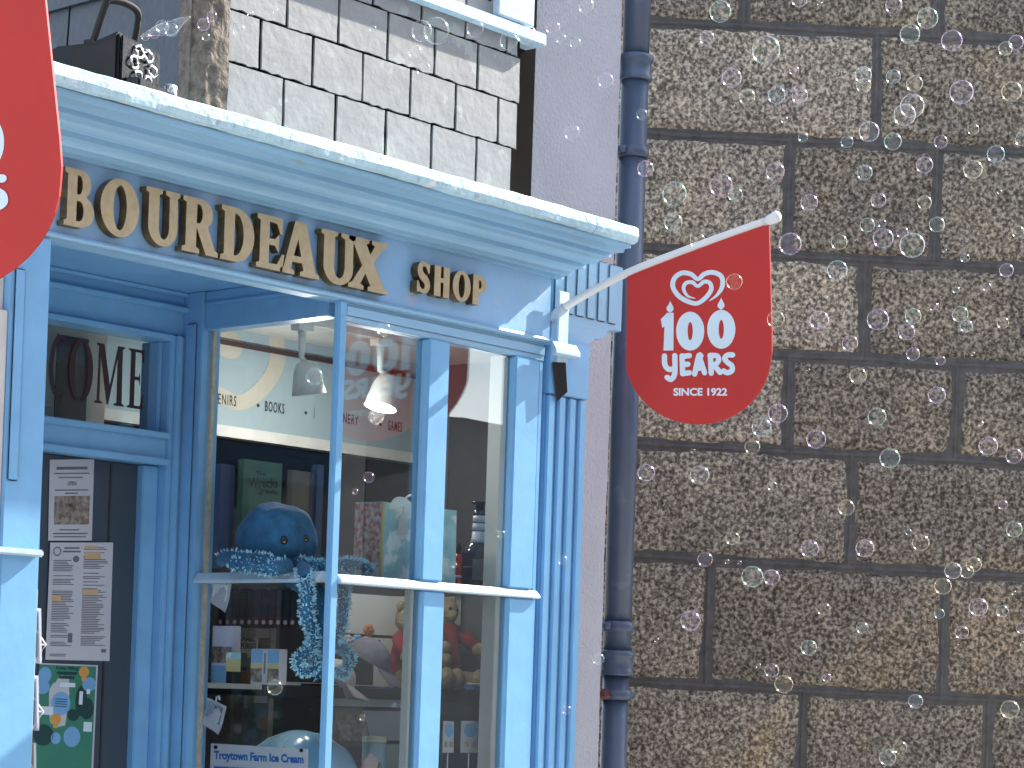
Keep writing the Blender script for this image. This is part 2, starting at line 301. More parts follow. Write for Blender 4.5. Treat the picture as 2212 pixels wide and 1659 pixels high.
# capping: crusted sheet with an uneven edge, in two lengths with an open joint
def capping(xa, xb):
    mb = MB(); k = max(2, int((xb-xa)/.02)); ring = [(-.01, 2.936), (.222, 2.936), (.234, 2.940), (.238, 2.955), (.236, 2.978), (.226, 2.986), (.1, 2.991), (-.4, 2.996), (-.4, 2.937)]
    vs = []
    for i in range(k+1):
        x = xa+(xb-xa)*i/k
        for j, (o, z) in enumerate(ring):
            w1 = noise.noise(Vector((x*6, j*.6, 0)))*.003+noise.noise(Vector((x*27, j*.7, 3)))*.0012
            sag = noise.noise(Vector((x*2.3, 0, 5)))*.004
            vs.append((x, YF-o-(w1 if 1 <= j <= 5 else 0), z+sag+(w1 if 1 <= j <= 6 else 0)))
    r = len(ring)
    mb.add(vs, [(i*r+j, i*r+(j+1) % r, (i+1)*r+(j+1) % r, (i+1)*r+j) for i in range(k) for j in range(r)]+[tuple(range(r)), tuple(range(k*r, k*r+r))[::-1]], smooth=False)
    return mb
capping(X0, 5.102).build('cornice_capping', CAPM, shop); capping(5.106, 5.303).build('cornice_capping', CAPM, shop)
# sign board and its letters
mb = MB().box(X0, 5.188, YF, YF+.05, 2.655, 2.836); board = mb.build('sign_board', BLUE2, shop)
mb = MB()
pr = [(0, 2.640), (.014, 2.640), (.016, 2.646), (.012, 2.652), (.006, 2.6545), (0, 2.6545)]; n = len(pr)
a = [(X0, YF-o, z) for o, z in pr]; b = [(5.19, YF-o, z) for o, z in pr]
mb.add(a+b, [tuple(range(n)), tuple(range(2*n-1, n-1, -1))]+[(i, n+i, n+(i+1) % n, (i+1) % n) for i in range(n)])
mb.box(X0, 5.19, YF+.0005, YF+.05, 2.636, 2.6545).build('sign_rail', CORN, shop)
G = {}
sf = .05
G['B'] = [[(0, 0), (0, .05), (.1, .085), (.1, .915), (0, .95), (0, 1), (.45, 1)]+ell(.52, .765, .34, .235, 90, -62, 14)[1:]+ell(.52, .27, .48, .27, 62, -90, 16), ell(.48, .74, .13, .19, 90, -90, 10)+[(.38, .55), (.38, .93)], ell(.50, .27, .17, .20, 90, -90, 10)+[(.38, .07), (.38, .47)]]
G['O'] = [ell(.5, .5, .5, .515, 0, 360, 40)[:-1], ell(.5, .5, .2, .43, 0, 360, 32)[:-1]]
G['U'] = [[(0, 1), (0, .955), (.09, .92)]+ell(.52, .34, .43, .355, 180, 352, 22)+[(.93, .92), (1, .955), (1, 1), (.60, 1), (.60, .955), (.72, .92)]+ell(.55, .34, .18, .26, 0, -180, 14)+[(.37, .92), (.46, .955), (.46, 1)]]
G['R'] = [[(0, 0), (0, .05), (.1, .085), (.1, .915), (0, .95), (0, 1), (.45, 1)]+ell(.48, .735, .36, .265, 90, -55, 14)[1:]+[(.70, .51), (.93, .09), (1.02, .05), (1.02, 0), (.70, 0), (.42, .46), (.37, .46), (.37, .085), (.47, .05), (.47, 0)], ell(.45, .73, .13, .2, 90, -90, 10)+[(.37, .53), (.37, .93)]]
G['D'] = [[(0, 0), (0, .05), (.1, .085), (.1, .915), (0, .95), (0, 1), (.40, 1)]+ell(.42, .5, .56, .5, 90, -90, 26)[1:], ell(.42, .5, .27, .42, 90, -90, 18)+[(.37, .08), (.37, .92)]]
G['E'] = [[(0, 0), (0, .05), (.12, .085), (.12, .915), (0, .95), (0, 1), (.92, 1), (.94, .72), (.88, .72), (.74, .91), (.43, .93), (.43, .56), (.68, .57), (.80, .66), (.80, .38), (.68, .48), (.43, .48), (.43, .08), (.78, .09), (.96, .30), (1.02, .30), (.96, 0)]]
G['A'] = [[(-.04, 0), (-.04, .045), (.05, .08), (.34, 1.02), (.62, 1.02), (.92, .08), (1.02, .045), (1.02, 0), (.52, 0), (.52, .045), (.62, .08), (.57, .25), (.26, .25), (.22, .08), (.32, .045), (.32, 0)], [(.285, .335), (.55, .335), (.42, .76)]]
G['X'] = [[(0, 0), (0, .045), (.09, .08), (.37, .47), (.09, .92), (-.02, .955), (-.02, 1), (.50, 1), (.50, .955), (.42, .92), (.56, .68), (.71, .92), (.62, .955), (.62, 1), (1.02, 1), (1.02, .955), (.92, .92), (.63, .57), (.96, .08), (1.06, .045), (1.06, 0), (.54, 0), (.54, .045), (.62, .08), (.44, .36), (.28, .08), (.38, .045), (.38, 0)]]
G['S'] = [[(p[0], p[1]) for p in smooth_path([(.93, .98), (.90, .70), (.82, .72), (.66, .88), (.42, .88), (.38, .74), (.52, .62), (.80, .50), (.96, .30), (.86, .07), (.52, -.02), (.22, .03), (.05, .01), (.04, .32), (.12, .32), (.26, .13), (.52, .09), (.62, .22), (.52, .34), (.22, .47), (.04, .70), (.16, .94), (.46, 1.02), (.76, .96), (.93, .98)], 3)[:-1]]]
G['H'] = [[(0, 0), (0, 1), (.40, 1), (.38, .60), (.62, .60), (.60, 1), (1, 1), (.98, 0), (.62, 0), (.62, .48), (.38, .48), (.40, 0)]]
G['P'] = [[(0, 0), (.02, 1), (.5, 1)]+ell(.5, .70, .50, .30, 90, -90, 16)[1:]+[(.42, .40), (.42, 0)], ell(.5, .70, .16, .17, 90, -90, 10)+[(.42, .53), (.42, .87)]]
yl = YF-.030
for ch, ua, ub, vm in [('B', 141, 204, 425), ('O', 219, 300, 445), ('U', 316, 387, 465), ('R', 396, 470, 485), ('D', 479, 550, 505), ('E', 556, 613, 525), ('A', 611, 688, 545), ('U', 694, 766, 562), ('X', 755, 833, 585), ('S', 901, 930, 605), ('H', 939, 971, 612), ('O', 979, 1016, 622), ('P', 1022, 1050, 632)]:
    small = ua > 850
    xa, xb = at(ua, vm, 1, yl).x, at(ub, vm, 1, yl).x
    za, zb = (2.701, 2.784) if small else (2.674, 2.808)
    v, f = outline(G[ch], .011, .0025, .018)
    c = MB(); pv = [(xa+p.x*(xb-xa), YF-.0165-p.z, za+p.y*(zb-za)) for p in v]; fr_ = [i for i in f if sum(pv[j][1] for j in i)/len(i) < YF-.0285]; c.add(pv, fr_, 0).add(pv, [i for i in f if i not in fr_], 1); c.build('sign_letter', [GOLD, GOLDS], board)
# recess above and beside the door
XR0, XR1, YD = 3.336, 4.318, 5.04
mb = MB().box(XR0, XR1, YF+.051, YD+.1, 2.712, 2.7195)
mb.build('recess_soffit', BLUE, shop)
mb = MB().box(XR0-.03, XR1, YD, YD+.06, 2.585, 2.7115).box(XR0-.03, XR1-.002, YD-.024, YD-.0005, 2.655, 2.669).box(XR0-.03, XR1-.001, YD-.020, YD-.001, 2.700, 2.7112)
mb.build('door_head_panel', BLUE, shop, bevel=.003)
# door frame, rail, fanlight
def part_empty(name, parent):
    o = bpy.data.objects.new(name, None); COL.objects.link(o); o.parent = parent; return o
fr = MB()
fr.box(4.252, XR1-.003, YD-.012, YD+.08, .1, 2.584).box(4.270, 4.292, YD-.022, YD-.0125, .1, 2.584)
fr.box(XR0-.03, 4.2515, YD-.01, YD+.08, 2.208, 2.296).box(XR0-.03, 4.2518, YD-.03, YD-.0105, 2.282, 2.300).box(XR0-.03, 4.2518, YD-.03, YD-.0105, 2.206, 2.226)
fr.box(XR0-.03, 4.2518, YD-.022, YD+.07, 2.566, 2.5835).box(4.238, 4.2515, YD+.02, YD+.1, 2.3, 2.566).box(4.196, 4.2515, YD+.02, YD+.09, .1, 2.2055)
frame = fr.build('door_frame', BLUE, shop, bevel=.003)
MB().box(XR0-.03, 4.2375, YD+.062, YD+.066, 2.3, 2.566).build('fanlight_pane', GLASSD, shop)
MB().box(XR0-.03, 4.16, YD+.16, YD+.17, 2.3, 2.6).build('fanlight_backing', BACKB, shop); MB().box(3.98, 4.09, YD+.155, YD+.1595, 2.3, 2.56).build('fanlight_backing', BOOKM, shop); MB().box(XR0-.03, 3.97, YD+.152, YD+.1595, 2.35, 2.52).build('fanlight_backing', FASCW, shop)
# COME: the end of the fanlight lettering, thin serif capitals on the glass
mb = MB(); yg = YD+.060
T = {}
T['C'] = [ell(.55, .5, .52, .52, 62, 298, 30)+[(.84, .12)]+ell(.62, .5, .36, .47, 300, 62, 30)+[(.80, .68), (.86, .68)]]
T['O'] = [ell(.5, .5, .5, .52, 0, 360, 36)[:-1], ell(.5, .5, .28, .48, 0, 360, 30)[:-1]]
T['M'] = [[(0, 0), (0, .03), (.08, .05), (.10, .95), (.02, .97), (.02, 1), (.28, 1), (.52, .32), (.76, 1), (1, 1), (1, .97), (.93, .95), (.95, .05), (1.03, .03), (1.03, 0), (.68, 0), (.68, .03), (.77, .05), (.76, .80), (.48, 0), (.43, 0), (.17, .80), (.17, .05), (.26, .03), (.26, 0)]]
T['E'] = [[(0, 0), (0, .03), (.14, .05), (.14, .95), (0, .97), (0, 1), (.95, 1), (.96, .78), (.90, .78), (.78, .95), (.42, .95), (.42, .54), (.66, .54), (.74, .62), (.74, .40), (.66, .48), (.42, .48), (.42, .05), (.78, .05), (.92, .24), (.98, .24), (.95, 0)]]
for ch, ua, ub in [('C', 104, 147), ('O', 149, 201), ('M', 206, 268), ('E', 277, 312)]:
    xa, xb = at(ua, 790, 1, yg).x, at(ub, 790, 1, yg).x
    v, f = outline(T[ch], .0005)
    mb.add([(xa+p.x*(xb-xa), yg+p.z-.001, 2.368+p.y*.170) for p in v], f)
mb.build('fanlight_lettering', mk('maroon_glass_lettering', (.05, .02, .025), .6), shop)
d = MB().box(XR0-.03, 4.195, YD+.045, YD+.085, .12, 2.2055)
door = d.build('door', DOORM, shop)
MB().box(4.095, 4.101, YD+.042, YD+.0449, .14, 2.2).box(3.72, 3.726, YD+.042, YD+.0449, .14, 2.2).build('board_joint', BOOKD, door)
# left post with a ledge, and the next display window beyond it
mb = MB().box(3.226, XR0, YF-.008, YF+.10, .1, 2.6355).box(3.232, 3.262, YF-.014, YF-.0085, 2.05, 2.55)
mb.build('door_post', BLUE, shop, bevel=.004)
mb = MB().box(XR0-.02, XR0-.0005, YF+.101, YD-.001, .1, 2.711).build('lobby_side_wall', BLUE, shop)
mb = MB().box(X0, 3.335, YF-.028, YF-.0085, 1.876, 1.893).build('transom_ledge', LEDGE, shop, bevel=.004)
MB().box(X0, 3.2255, YF+.02, YF+.05, 2.45, 2.6355).box(3.196, 3.2255, YF+.0, YF+.05, .9, 2.449).build('window_sash', WHITEP, shop, bevel=.003)
MB().box(X0, 3.1955, YF+.028, YF+.032, .9, 2.449).build('window_pane', GLASS, shop)
MB().box(X0, 3.224, YF+.0, YF+.1, .1, .899).build('stall_riser', BLUE, shop)
MB().box(X0, 3.25, YF+.30, YF+.32, .9, 2.6).build('window_back', FASCW, shop)

# display window (bay): front plane YF, side plane XS
XS = 4.318
bay = MB().box(4.304, 4.336, YF-.004, YF+.020, .7, 2.6395)
MB_ = bay
post = bay.build('corner_post', BLUE, shop, bevel=.005)
zt0, zt1 = 1.872, 1.897
mb = MB().box(4.3365, 5.172, YF+.004, YF+.05, 2.584, 2.6355).box(4.3365, 5.172, YF+.001, YF+.0035, 2.600, 2.628)
mb.build('window_head', CORN, shop, bevel=.003)
mb = MB().box(4.664, 4.752, YF-.003, YF+.052, zt1+.0005, 2.5835).box(4.672, 4.764, YF-.003, YF+.052, .8, zt0-.0005)
mb.build('mullion', BLUE, shop, bevel=.005)
mb = MB().box(5.038, 5.148, YF-.003, YF+.06, zt1+.0005, 2.5835).box(5.04, 5.152, YF-.003, YF+.06, .8, zt0-.0005).box(5.1485, 5.172, YF+.004, YF+.06, .8, 2.5835)
mb.build('window_jamb', BLUE, shop, bevel=.005)
mb = MB().box(5.016, 5.0375, YF+.027, YF+.08, .8, zt0-.001).box(5.014, 5.0375, YF+.027, YF+.08, zt1+.001, 2.583).box(4.652, 4.6635, YF+.024, YF+.052, .8, zt0-.001)
mb.build('inner_bead', WHITEP, shop, bevel=.002)
# transom: weathered ledge, sloped top edge catching the sun; pale colour adds more sunlight
mb = MB().slab([(4.3365, YF-.012, zt0), (4.3365, YF-.016, zt0+.006), (4.3365, YF+.004, zt1), (4.3365, YF+.055, zt1), (4.3365, YF+.055, zt0)], (.835, 0, 0))
mb.build('transom', LEDGE, shop, bevel=.002)
# side sash, running back to the door recess
mb = MB().box(XS-.004, XS+.05, YF+.0515, 4.955, 2.6, 2.7115).box(XS-.012, XS+.06, 4.956, YD+.003, .1, 2.7115).box(XS-.010, XS-.0042, YF+.0515, 4.955, 2.668, 2.68).box(XS-.018, XS-.0125, 4.975, YD-.02, .1, 2.62)
mb.build('side_sash', BLUE, shop, bevel=.005)
mb = MB().slab([(XS-.014, YF+.0455, zt0+.002), (XS-.016, YF+.0455, zt0+.008), (XS+.0, YF+.0455, zt1+.006), (XS+.05, YF+.0455, zt1+.006), (XS+.05, YF+.0455, zt0+.002)], (0, 4.955-YF-.046, 0))
mb.build('side_transom', LEDGE, shop, bevel=.002)
MB().box(XS+.022, XS+.034, 4.944, 4.9555, .8, zt0).box(XS+.022, XS+.034, 4.944, 4.9555, zt1+.008, 2.599).build('inner_bead', CREAM, shop)
for (a0, a1, tw) in ((4.337, 4.664, .01225), (4.753, 5.0375, .0071)):
    MB().slab([(a0, YF+.014-tw, zt1+.0002), (a1, YF+.014+tw, zt1+.0002), (a1, YF+.014+tw, 2.5838), (a0, YF+.014-tw, 2.5838)], (0, .004, 0)).build('front_pane', GLASS, shop)
    MB().box(a0, a1+.004, YF+.012, YF+.016, .8, zt0-.0002).build('front_pane', GLASS, shop)
MB().box(XS+.010, XS+.013, YF+.0205, 4.955, zt1+.007, 2.5998).build('side_pane', GLASSS, shop)
MB().box(XS+.010, XS+.013, YF+.0205, 4.955, .8, zt0+.001).build('side_pane', GLASSS, shop)
MB().box(4.296, 5.172, YF-.003, YF+.06, .1, .7985).box(XS-.004, XS+.05, YF+.0605, 4.955, .1, .7985).build('stall_riser', BLUE, shop)
# pilaster on the right: plain head, fluted shaft, scrolled console above
mb = MB().box(5.1725, 5.1975, YF+.03, YF+.08, .1, 2.635).build('pilaster_reveal', BLUE, shop)
mb = MB().box(5.198, 5.386, YF+.002, YF+.08, 2.492, 2.66)
mb.box(5.198, 5.386, YF+.018, YF+.08, .1, 2.4915)
for k in range(4):
    xa = 5.201+.0495*k; mb.box(xa, xa+.030, YF+.004, YF+.0175, .1, 2.488)
mb.build('pilaster', BLUE, shop, bevel=.003)
pts = [(5.2165, 2.661), (5.386, 2.661)] + smooth_path([(5.388, 2.662), (5.41, 2.672), (5.43, 2.686), (5.46, 2.690), (5.48, 2.702), (5.50, 2.722), (5.56, 2.728)], 4) + [(5.56, 2.93), (5.2165, 2.93)]
mb = MB().slab([(x, YF+.02, z) for x, z in pts], (0, .06, 0))
for k in range(6):
    xa = 5.225+.052*k; mb.box(xa, xa+.040, YF+.0145, YF+.0195, 2.745, 2.93)
mb.build('console', CORN, shop, bevel=.003)
# ------------------------------------------------------------ inside of the shop
mb = MB().box(2.2, 5.40, YF+.10, 4.77, 2.72, 2.76).box(2.2, 5.8, 4.7705, 9.0, 2.72, 2.76); mb.build('ceiling', CEIL, shop)
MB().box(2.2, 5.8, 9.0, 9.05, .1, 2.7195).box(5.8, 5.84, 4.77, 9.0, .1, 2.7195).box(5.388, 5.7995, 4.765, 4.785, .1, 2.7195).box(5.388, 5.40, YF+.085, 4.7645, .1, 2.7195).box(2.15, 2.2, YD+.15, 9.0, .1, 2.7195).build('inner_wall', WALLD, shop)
MB().box(2.2, 5.38, YF+.1, 4.77, .08, .12).box(2.2, 5.8, 4.7705, 9, .08, .12).build('shop_floor', SHELFM, shop)
MB().box(5.5, 5.53, YF+.2, 6.6, .12, 2.719).build('inner_wall', CAB, shop) if 0 else None
YB = 5.45      # shop board hung across the shop behind the window
fb = MB().box(4.3, 6.1, YB, YB+.03, 2.408, 2.7195).build('shop_board', FASC, shop)
MB().box(4.3, 6.1, YB-.015, YB+.035, 2.372, 2.4075).build('board_edge', FASCW, fb)
MB().box(4.3, 6.1, YB-.02, YB-.0005, 2.665, 2.678).build('board_line', SLOT, fb)
px = lambda yy: (lambda u, v: at(u, v, 1, yy))
mb = MB(); f_ = px(YB-.002)
for body, ua, va, ub, vb in [('VENIRS', 461, 845, 542, 876), ('BOOKS', 573, 864, 646, 895), ('STA', 678, 880, 712, 906), ('TIONERY', 716, 888, 806, 924), ('GAMES', 838, 909, 900, 938)]:
    v, f, (a, b, c, d) = text(body, 0, .012, space=1.25)
    A, B = f_(ua, (va*2+vb)/3), f_(ub, 0)
    zb = 2.474; zh = .034
    mb.add([(A.x+(p.x-a)/(b-a)*(B.x-A.x), YB-.002, zb+(p.y-c)/(d-c)*zh) for p in v], f)
for u, v in ((558, 872), (661, 888), (822, 914), (912, 926)):
    q = f_(u, v); mb.add([(q.x+.006*math.cos(t*.785), YB-.002, 2.489+.006*math.sin(t*.785)) for t in range(8)], [tuple(range(8))])
mb.build('board_lettering', INKD, fb)
mb = MB(); c = f_(495, 742)
mb.add([(c.x+.06*math.cos(t*.2618), YB-.0012, c.z-.004+.045*math.sin(t*.2618)) for t in range(24)], [tuple(range(24))])
ribbon(mb, [(*p, 34) for p in smooth_path([(598, 735), (600, 775), (585, 815), (555, 850), (515, 870), (470, 850)], 6)], lambda u, v: f_(u, v)+Vector((0, .0006, 0)))
mb.build('board_swirl', SWIRL, fb)  # cream disc and curved band lying on the board
# ceiling rail of the spotlights
MB().box(4.42, 5.20, 4.95, 4.985, 2.675, 2.7195).build('lighting_rail', FASCW, shop)
# shelves that fill the window
MB().box(4.345, 5.03, YF+.062, 4.86, 1.873, 1.889).build('display_shelf', SHELFD, shop)
MB().box(4.62, 5.62, 4.98, 5.255, 1.556, 1.588).build('display_shelf', SHELFD, shop)
MB().box(4.37, 4.60, 4.97, 6.2, 1.575, 1.59).build('display_shelf', WHITEP, shop)
MB().box(4.30, 5.16, YF+.07, 4.89, 1.17, 1.19).build('display_shelf', SHELFM, shop)
# white slatwall behind the front panes
mb = MB(); zz = .3
for z0, z1 in ((.3, 1.36), (1.37, 1.505), (1.515, 1.755), (1.765, 1.93)): mb.box(5.15, 5.78, 5.26, 5.275, z0, z1)
mb.build('slatwall', SLAT, shop); MB().box(5.15, 5.78, 5.276, 5.286, .3, 1.93).build('slat_groove', SLOT, shop)
MB().box(5.15, 5.78, 5.24, 5.289, 1.935, 1.99).build('slatwall_top', SHELFD, shop)
mb = MB(); zs_ = [.3]+[at(890, v, 1, 5.0).z for v in (1604, 1533)]
for za, zb in ((.3, zs_[1]-.006), (zs_[1]+.006, zs_[2]-.006), (zs_[2]+.006, 1.5545)): mb.box(4.93, 5.32, 5.0, 5.012, za, zb)
mb.build('slatwall', SLAT, shop); MB().box(4.93, 5.32, 5.0125, 5.02, .3, 1.5545).build('slat_groove', SLOT, shop)
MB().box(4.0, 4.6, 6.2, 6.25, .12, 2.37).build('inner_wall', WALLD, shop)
# bookcase standing along the side of the door
bc = MB().box(4.62, 4.64, 4.96, 6.2, .12, 1.55).box(4.56, 4.615, 4.96, 6.2, 1.728, 1.755).box(4.62, 4.64, 4.96, 6.2, 1.60, 2.12).box(4.56, 4.615, 4.96, 6.2, 1.535, 1.556)
bc.build('bookcase', SHELFM, shop)
# ------------------------------------------------------------ slate-hung upper storey with its window
YS = 4.50
up = thing('slate_hung_upper_storey', 'slate hung upper wall above the shopfront, sunlit in front and dark on its left return', 'wall', (4.5, 4.9, 3.0))
zr = [2.943, 3.080, 3.219, 3.358, 3.497, 3.636, 3.775]
jo = [[640, 760, 870, 975, 1070], [605, 718, 827, 926, 1023], [555, 669, 777, 880, 978, 1071], [613, 725, 831, 933, 1026], [580, 690, 800, 905, 1000, 1090], [640, 750, 860, 960, 1060]]
mb = MB()
for k in range(6):
    z0, z1 = zr[k], zr[k+1]; vm = 1489-(((z0+z1)/2-1.6)/7.0*4920)
    xs = [3.952]+[at(u, vm+(u-1106)*.2, 1, YS).x for u in jo[k]]+[[5.105, 5.095, 5.118, 5.125, 5.11, 5.12][k]]
    for a, b in zip(xs, xs[1:]):
        g = random.uniform(.0045, .0065); n = 9; th = random.uniform(.006, .007); tw = random.uniform(-.0004, .0004); tw2 = random.uniform(-.0004, .0004)
        front = []; zb = z0+.0065; sd = random.random()*50
        bot = [(a+g+(b-a-2*g)*i/n, zb+random.uniform(-.003, .003)) for i in range(n+1)]
        rt = [(b-g+random.uniform(-.0014, .0014), zb+(z1-zb)*j/4) for j in range(1, 5)]
        lf = [(a+g+random.uniform(-.0014, .0014), zb+(z1-zb)*j/4) for j in range(4, 0, -1)]
        poly = bot+rt+lf
        dy = lambda x, z: -(.0088-.0012*(z-zb)/(z1-zb))+tw*(x-a)/(b-a)+tw2*(z-z0)/.14
        fr_ = [(x, YS+dy(x, z), z) for x, z in poly]; bk = [(x, YS+dy(x, z)+th, z) for x, z in poly]; m_ = len(poly)
        mb.add(fr_+bk, [tuple(range(m_)), tuple(range(2*m_-1, m_-1, -1))]+[(i, m_+i, m_+(i+1) % m_, (i+1) % m_) for i in range(m_)])
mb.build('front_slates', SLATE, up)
MB().box(3.90, 5.128, YS+.003, YS+.20, 2.90, 4.3).build('backing_wall', DARK, up)
# left return, big slates with the shade put into their colour
mb = MB(); ys = [4.60, 4.925, 5.32, 5.72, 6.1]; zl = [2.80, 3.135, 3.452, 3.78, 4.1]
for k in range(4):
    off = (.0, .14, -.06, .1)[k]
    yy = [4.56]+[y+off for y in ys[1:]]
    for a, b in zip(yy, yy[1:]):
        g = .004; z0 = zl[k]-.01; z1 = zl[k+1]
        pts = [(a+g, z0), (b-g, z0), (b-g, z1), (a+g, z1)]
        mb.slab([(3.885-(.02-.014*(z-z0)/(z1-z0))+random.uniform(-.001, .001), y, z) for y, z in pts], (.009, 0, 0))
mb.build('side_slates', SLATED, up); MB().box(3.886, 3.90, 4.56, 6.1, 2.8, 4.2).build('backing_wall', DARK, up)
# rough rendered corner strip
mb = MB(); nz_, nx = 60, 10; vs = []
for i in range(nz_+1):
    z = 2.9+1.3*i/nz_
    for j in range(nx+1):
        t = j/nx; x = 3.842+.106*t; y = 4.478+.075*max(0, 1-t*4)**2
        d = noise.noise(Vector((x*30, z*22, 1)))*.012+noise.noise(Vector((x*80, z*70, 4)))*.005
        vs.append((x+d*.6*(1 if 0 < j < nx else .5), y+d, z))
fs = [(i*(nx+1)+j, i*(nx+1)+j+1, (i+1)*(nx+1)+j+1, (i+1)*(nx+1)+j) for i in range(nz_) for j in range(nx)]
mb.add(vs, fs, smooth=True).box(3.846, 3.944, 4.515, 4.556, 2.9, 4.2)
mb.build('corner_strip', CORNERM, up)
MB().box(5.129, 5.25, 4.545, 4.60, 2.9, 4.3).build('end_strip', DARK, up)  # very dark strip between the slates and the lilac wall
# window: sill, frame, pane
wf = MB().box(4.99, 5.155, YS-.03, YS+.08, 3.598, 4.3).box(4.0, 4.9899, YS+.0, YS+.08, 3.598, 3.612).box(4.0, 4.06, YS-.03, YS+.08, 3.613, 4.3).build('window', LEDGE, up, bevel=.004)
mb = MB().slab([(4.0, YS-.036, 3.552), (4.0, YS-.036, 3.588), (4.0, YS+.07, 3.5975), (4.0, YS+.07, 3.552)], (1.207, 0, 0)).build('sill', LEDGE, wf, bevel=.003)
MB().box(4.061, 4.9899, YS+.03, YS+.034, 3.6125, 4.3).build('pane', GLASS, wf)
MB().box(4.93, 4.9895, YS+.012, YS+.029, 3.6125, 4.3).build('stile', BLUE, wf, bevel=.002)
MB().box(4.0, 5.12, YS+.078, YS+.08, 3.613, 4.3).build('window_back', BLUE, wf)

# ------------------------------------------------------------ lilac rendered wall
YL = 4.72
mb = MB(); prof = [(5.405, 4.762), (5.405, YL+.012), (5.417, YL)]; 
prof += [(5.417+(5.872-5.417)*i/12, YL) for i in range(1, 13)]+[(5.872+.036*math.sin(math.radians(a)), YL+.036-.036*math.cos(math.radians(a))) for a in range(15, 91, 15)]+[(5.908, 5.6)]
nz_ = 90; vs = []
for i in range(nz_+1):
    z = .1+4.6*i/nz_
    for j, (x, y) in enumerate(prof):
        d = noise.noise(Vector((x*7, y*7, z*5)))*.004+noise.noise(Vector((x*2, y*2, z*1.3)))*.004
        e = noise.noise(Vector((z*14, 3, 1)))*.004 if j >= 14 else 0
        vs.append((x+e, y+d if j > 1 else y, z))
n = len(prof)
mb.add(vs, [(i*n+j, i*n+j+1, (i+1)*n+j+1, (i+1)*n+j) for i in range(nz_) for j in range(n-1)], smooth=True)
lw_ = mb.build('rendered_wall', LILAC); tag(lw_, 'lilac painted roughcast wall strip between the slates and the drainpipe', 'wall')
MB().box(5.397, 5.4045, YL-.006, YL+.03, 2.94, 4.7).build('edge_strip', CREAM, lw_)

# ------------------------------------------------------------ drainpipe
pp = thing('drainpipe', 'slate blue cast iron drainpipe beside the granite wall', 'drainpipe', (5.985, 4.735, 0))
pc = Vector((5.985, 4.735, 0)); R0 = .0465
zz = lambda u, v: at(u, v, 1, 4.72).z
MB().tube([pc+Vector((0, 0, z)) for z in (.1, zz(1350, 1455))], R0*.94, 28).build('pipe_length', PIPE, pp)
MB().tube([pc+Vector((0, 0, z)) for z in (zz(1350, 1455), zz(1395, 160))], R0, 28).build('pipe_length', PIPE, pp)
MB().tube([pc+Vector((0, 0, z)) for z in (zz(1395, 160), 5)], R0*.98, 28).build('pipe_length', PIPE, pp)
def collar(va, vb, u):
    z1, z0 = zz(u, va), zz(u, vb); h = z1-z0; r = R0
    MB().lathe(pc+Vector((0, 0, z0)), [(r*1.01, 0), (r*1.22, 0), (r*1.25, h*.08), (r*1.2, h*.2), (r*1.16, h*.25), (r*1.16, h*.68), (r*1.28, h*.72), (r*1.32, h*.82), (r*1.28, h*.94), (r*1.02, h)], 32).build('collar', PIPE, pp)
collar(123, 180, 1395); collar(1405, 1460, 1350)
def bracket(va, vb, u, mat, two=True):
    z1, z0 = zz(u, va), zz(u, vb); h = z1-z0
    mb = MB().lathe(pc+Vector((0, 0, z0)), [(R0*.99, 0), (R0*1.16, 0), (R0*1.18, h*.5), (R0*1.16, h), (R0*.99, h)], 28)
    for sx in ((-1, 1) if two else (-1,)):
        mb.tube([pc+Vector((sx*R0*.9, .005, z0+h/2)), pc+Vector((sx*R0*1.65, .03, z0+h/2))], h*.42, 10)
        mb.tube([pc+Vector((sx*R0*1.45, -.02, z0+h/2)), pc+Vector((sx*R0*1.45, .02, z0+h/2))], h*.34, 10)
    mb.build('bracket', mat, pp)
bracket(322, 346, 1390, PIPE, False); bracket(1343, 1366, 1352, PIPE, False); bracket(1490, 1512, 1348, PIPE)
q = pc+Vector((-.06, .0, zz(1340, 1500))); MB().ball(q, (.028, .025, .016), 10, 8, wob=.8).build('rust_patch', RUST, pp)

# ------------------------------------------------------------ granite wall
DG = 9.0
gw = thing('granite_wall', 'rough grey brown granite block wall with dark mortar joints filling the right side', 'wall', tuple(atd(1700, 1489, DG)*1.0))
nrm = -FH; O = EYE+FH*DG
TILT = .020
def gp(wd, z, out=0): return O+r0*wd+Vector((0, 0, z-1.6-TILT*wd))+nrm*out
def inv(u, v):
    p = atd(u, v, DG)-O; wd = p.dot(r0); return wd, p.z+1.6+TILT*wd
rows = [-1250, -950, -700, -450, -200, 62, 303, 553, 768, 975, 1218, 1490, 1745, 2000, 2300]
HW = 6.3  # top is out of view, raised so the wall shades the lilac render
joints = [[1450, 1850], [1600, 2050], [1750, 2150], [1580, 2000], [1611, 2033], [1892], [1704, 2022], [1868], [1702, 2066], [1837], [1527, 2037], [1732, 2133], [1600, 1900], [1750, 2000]]
zrow = [inv(1700, v)[1] for v in rows]
W0, W1 = inv(1290, 800)[0], 2.30  # right end is out of view, placed so sun still reaches the slates
mb = MB(); ht = .0135
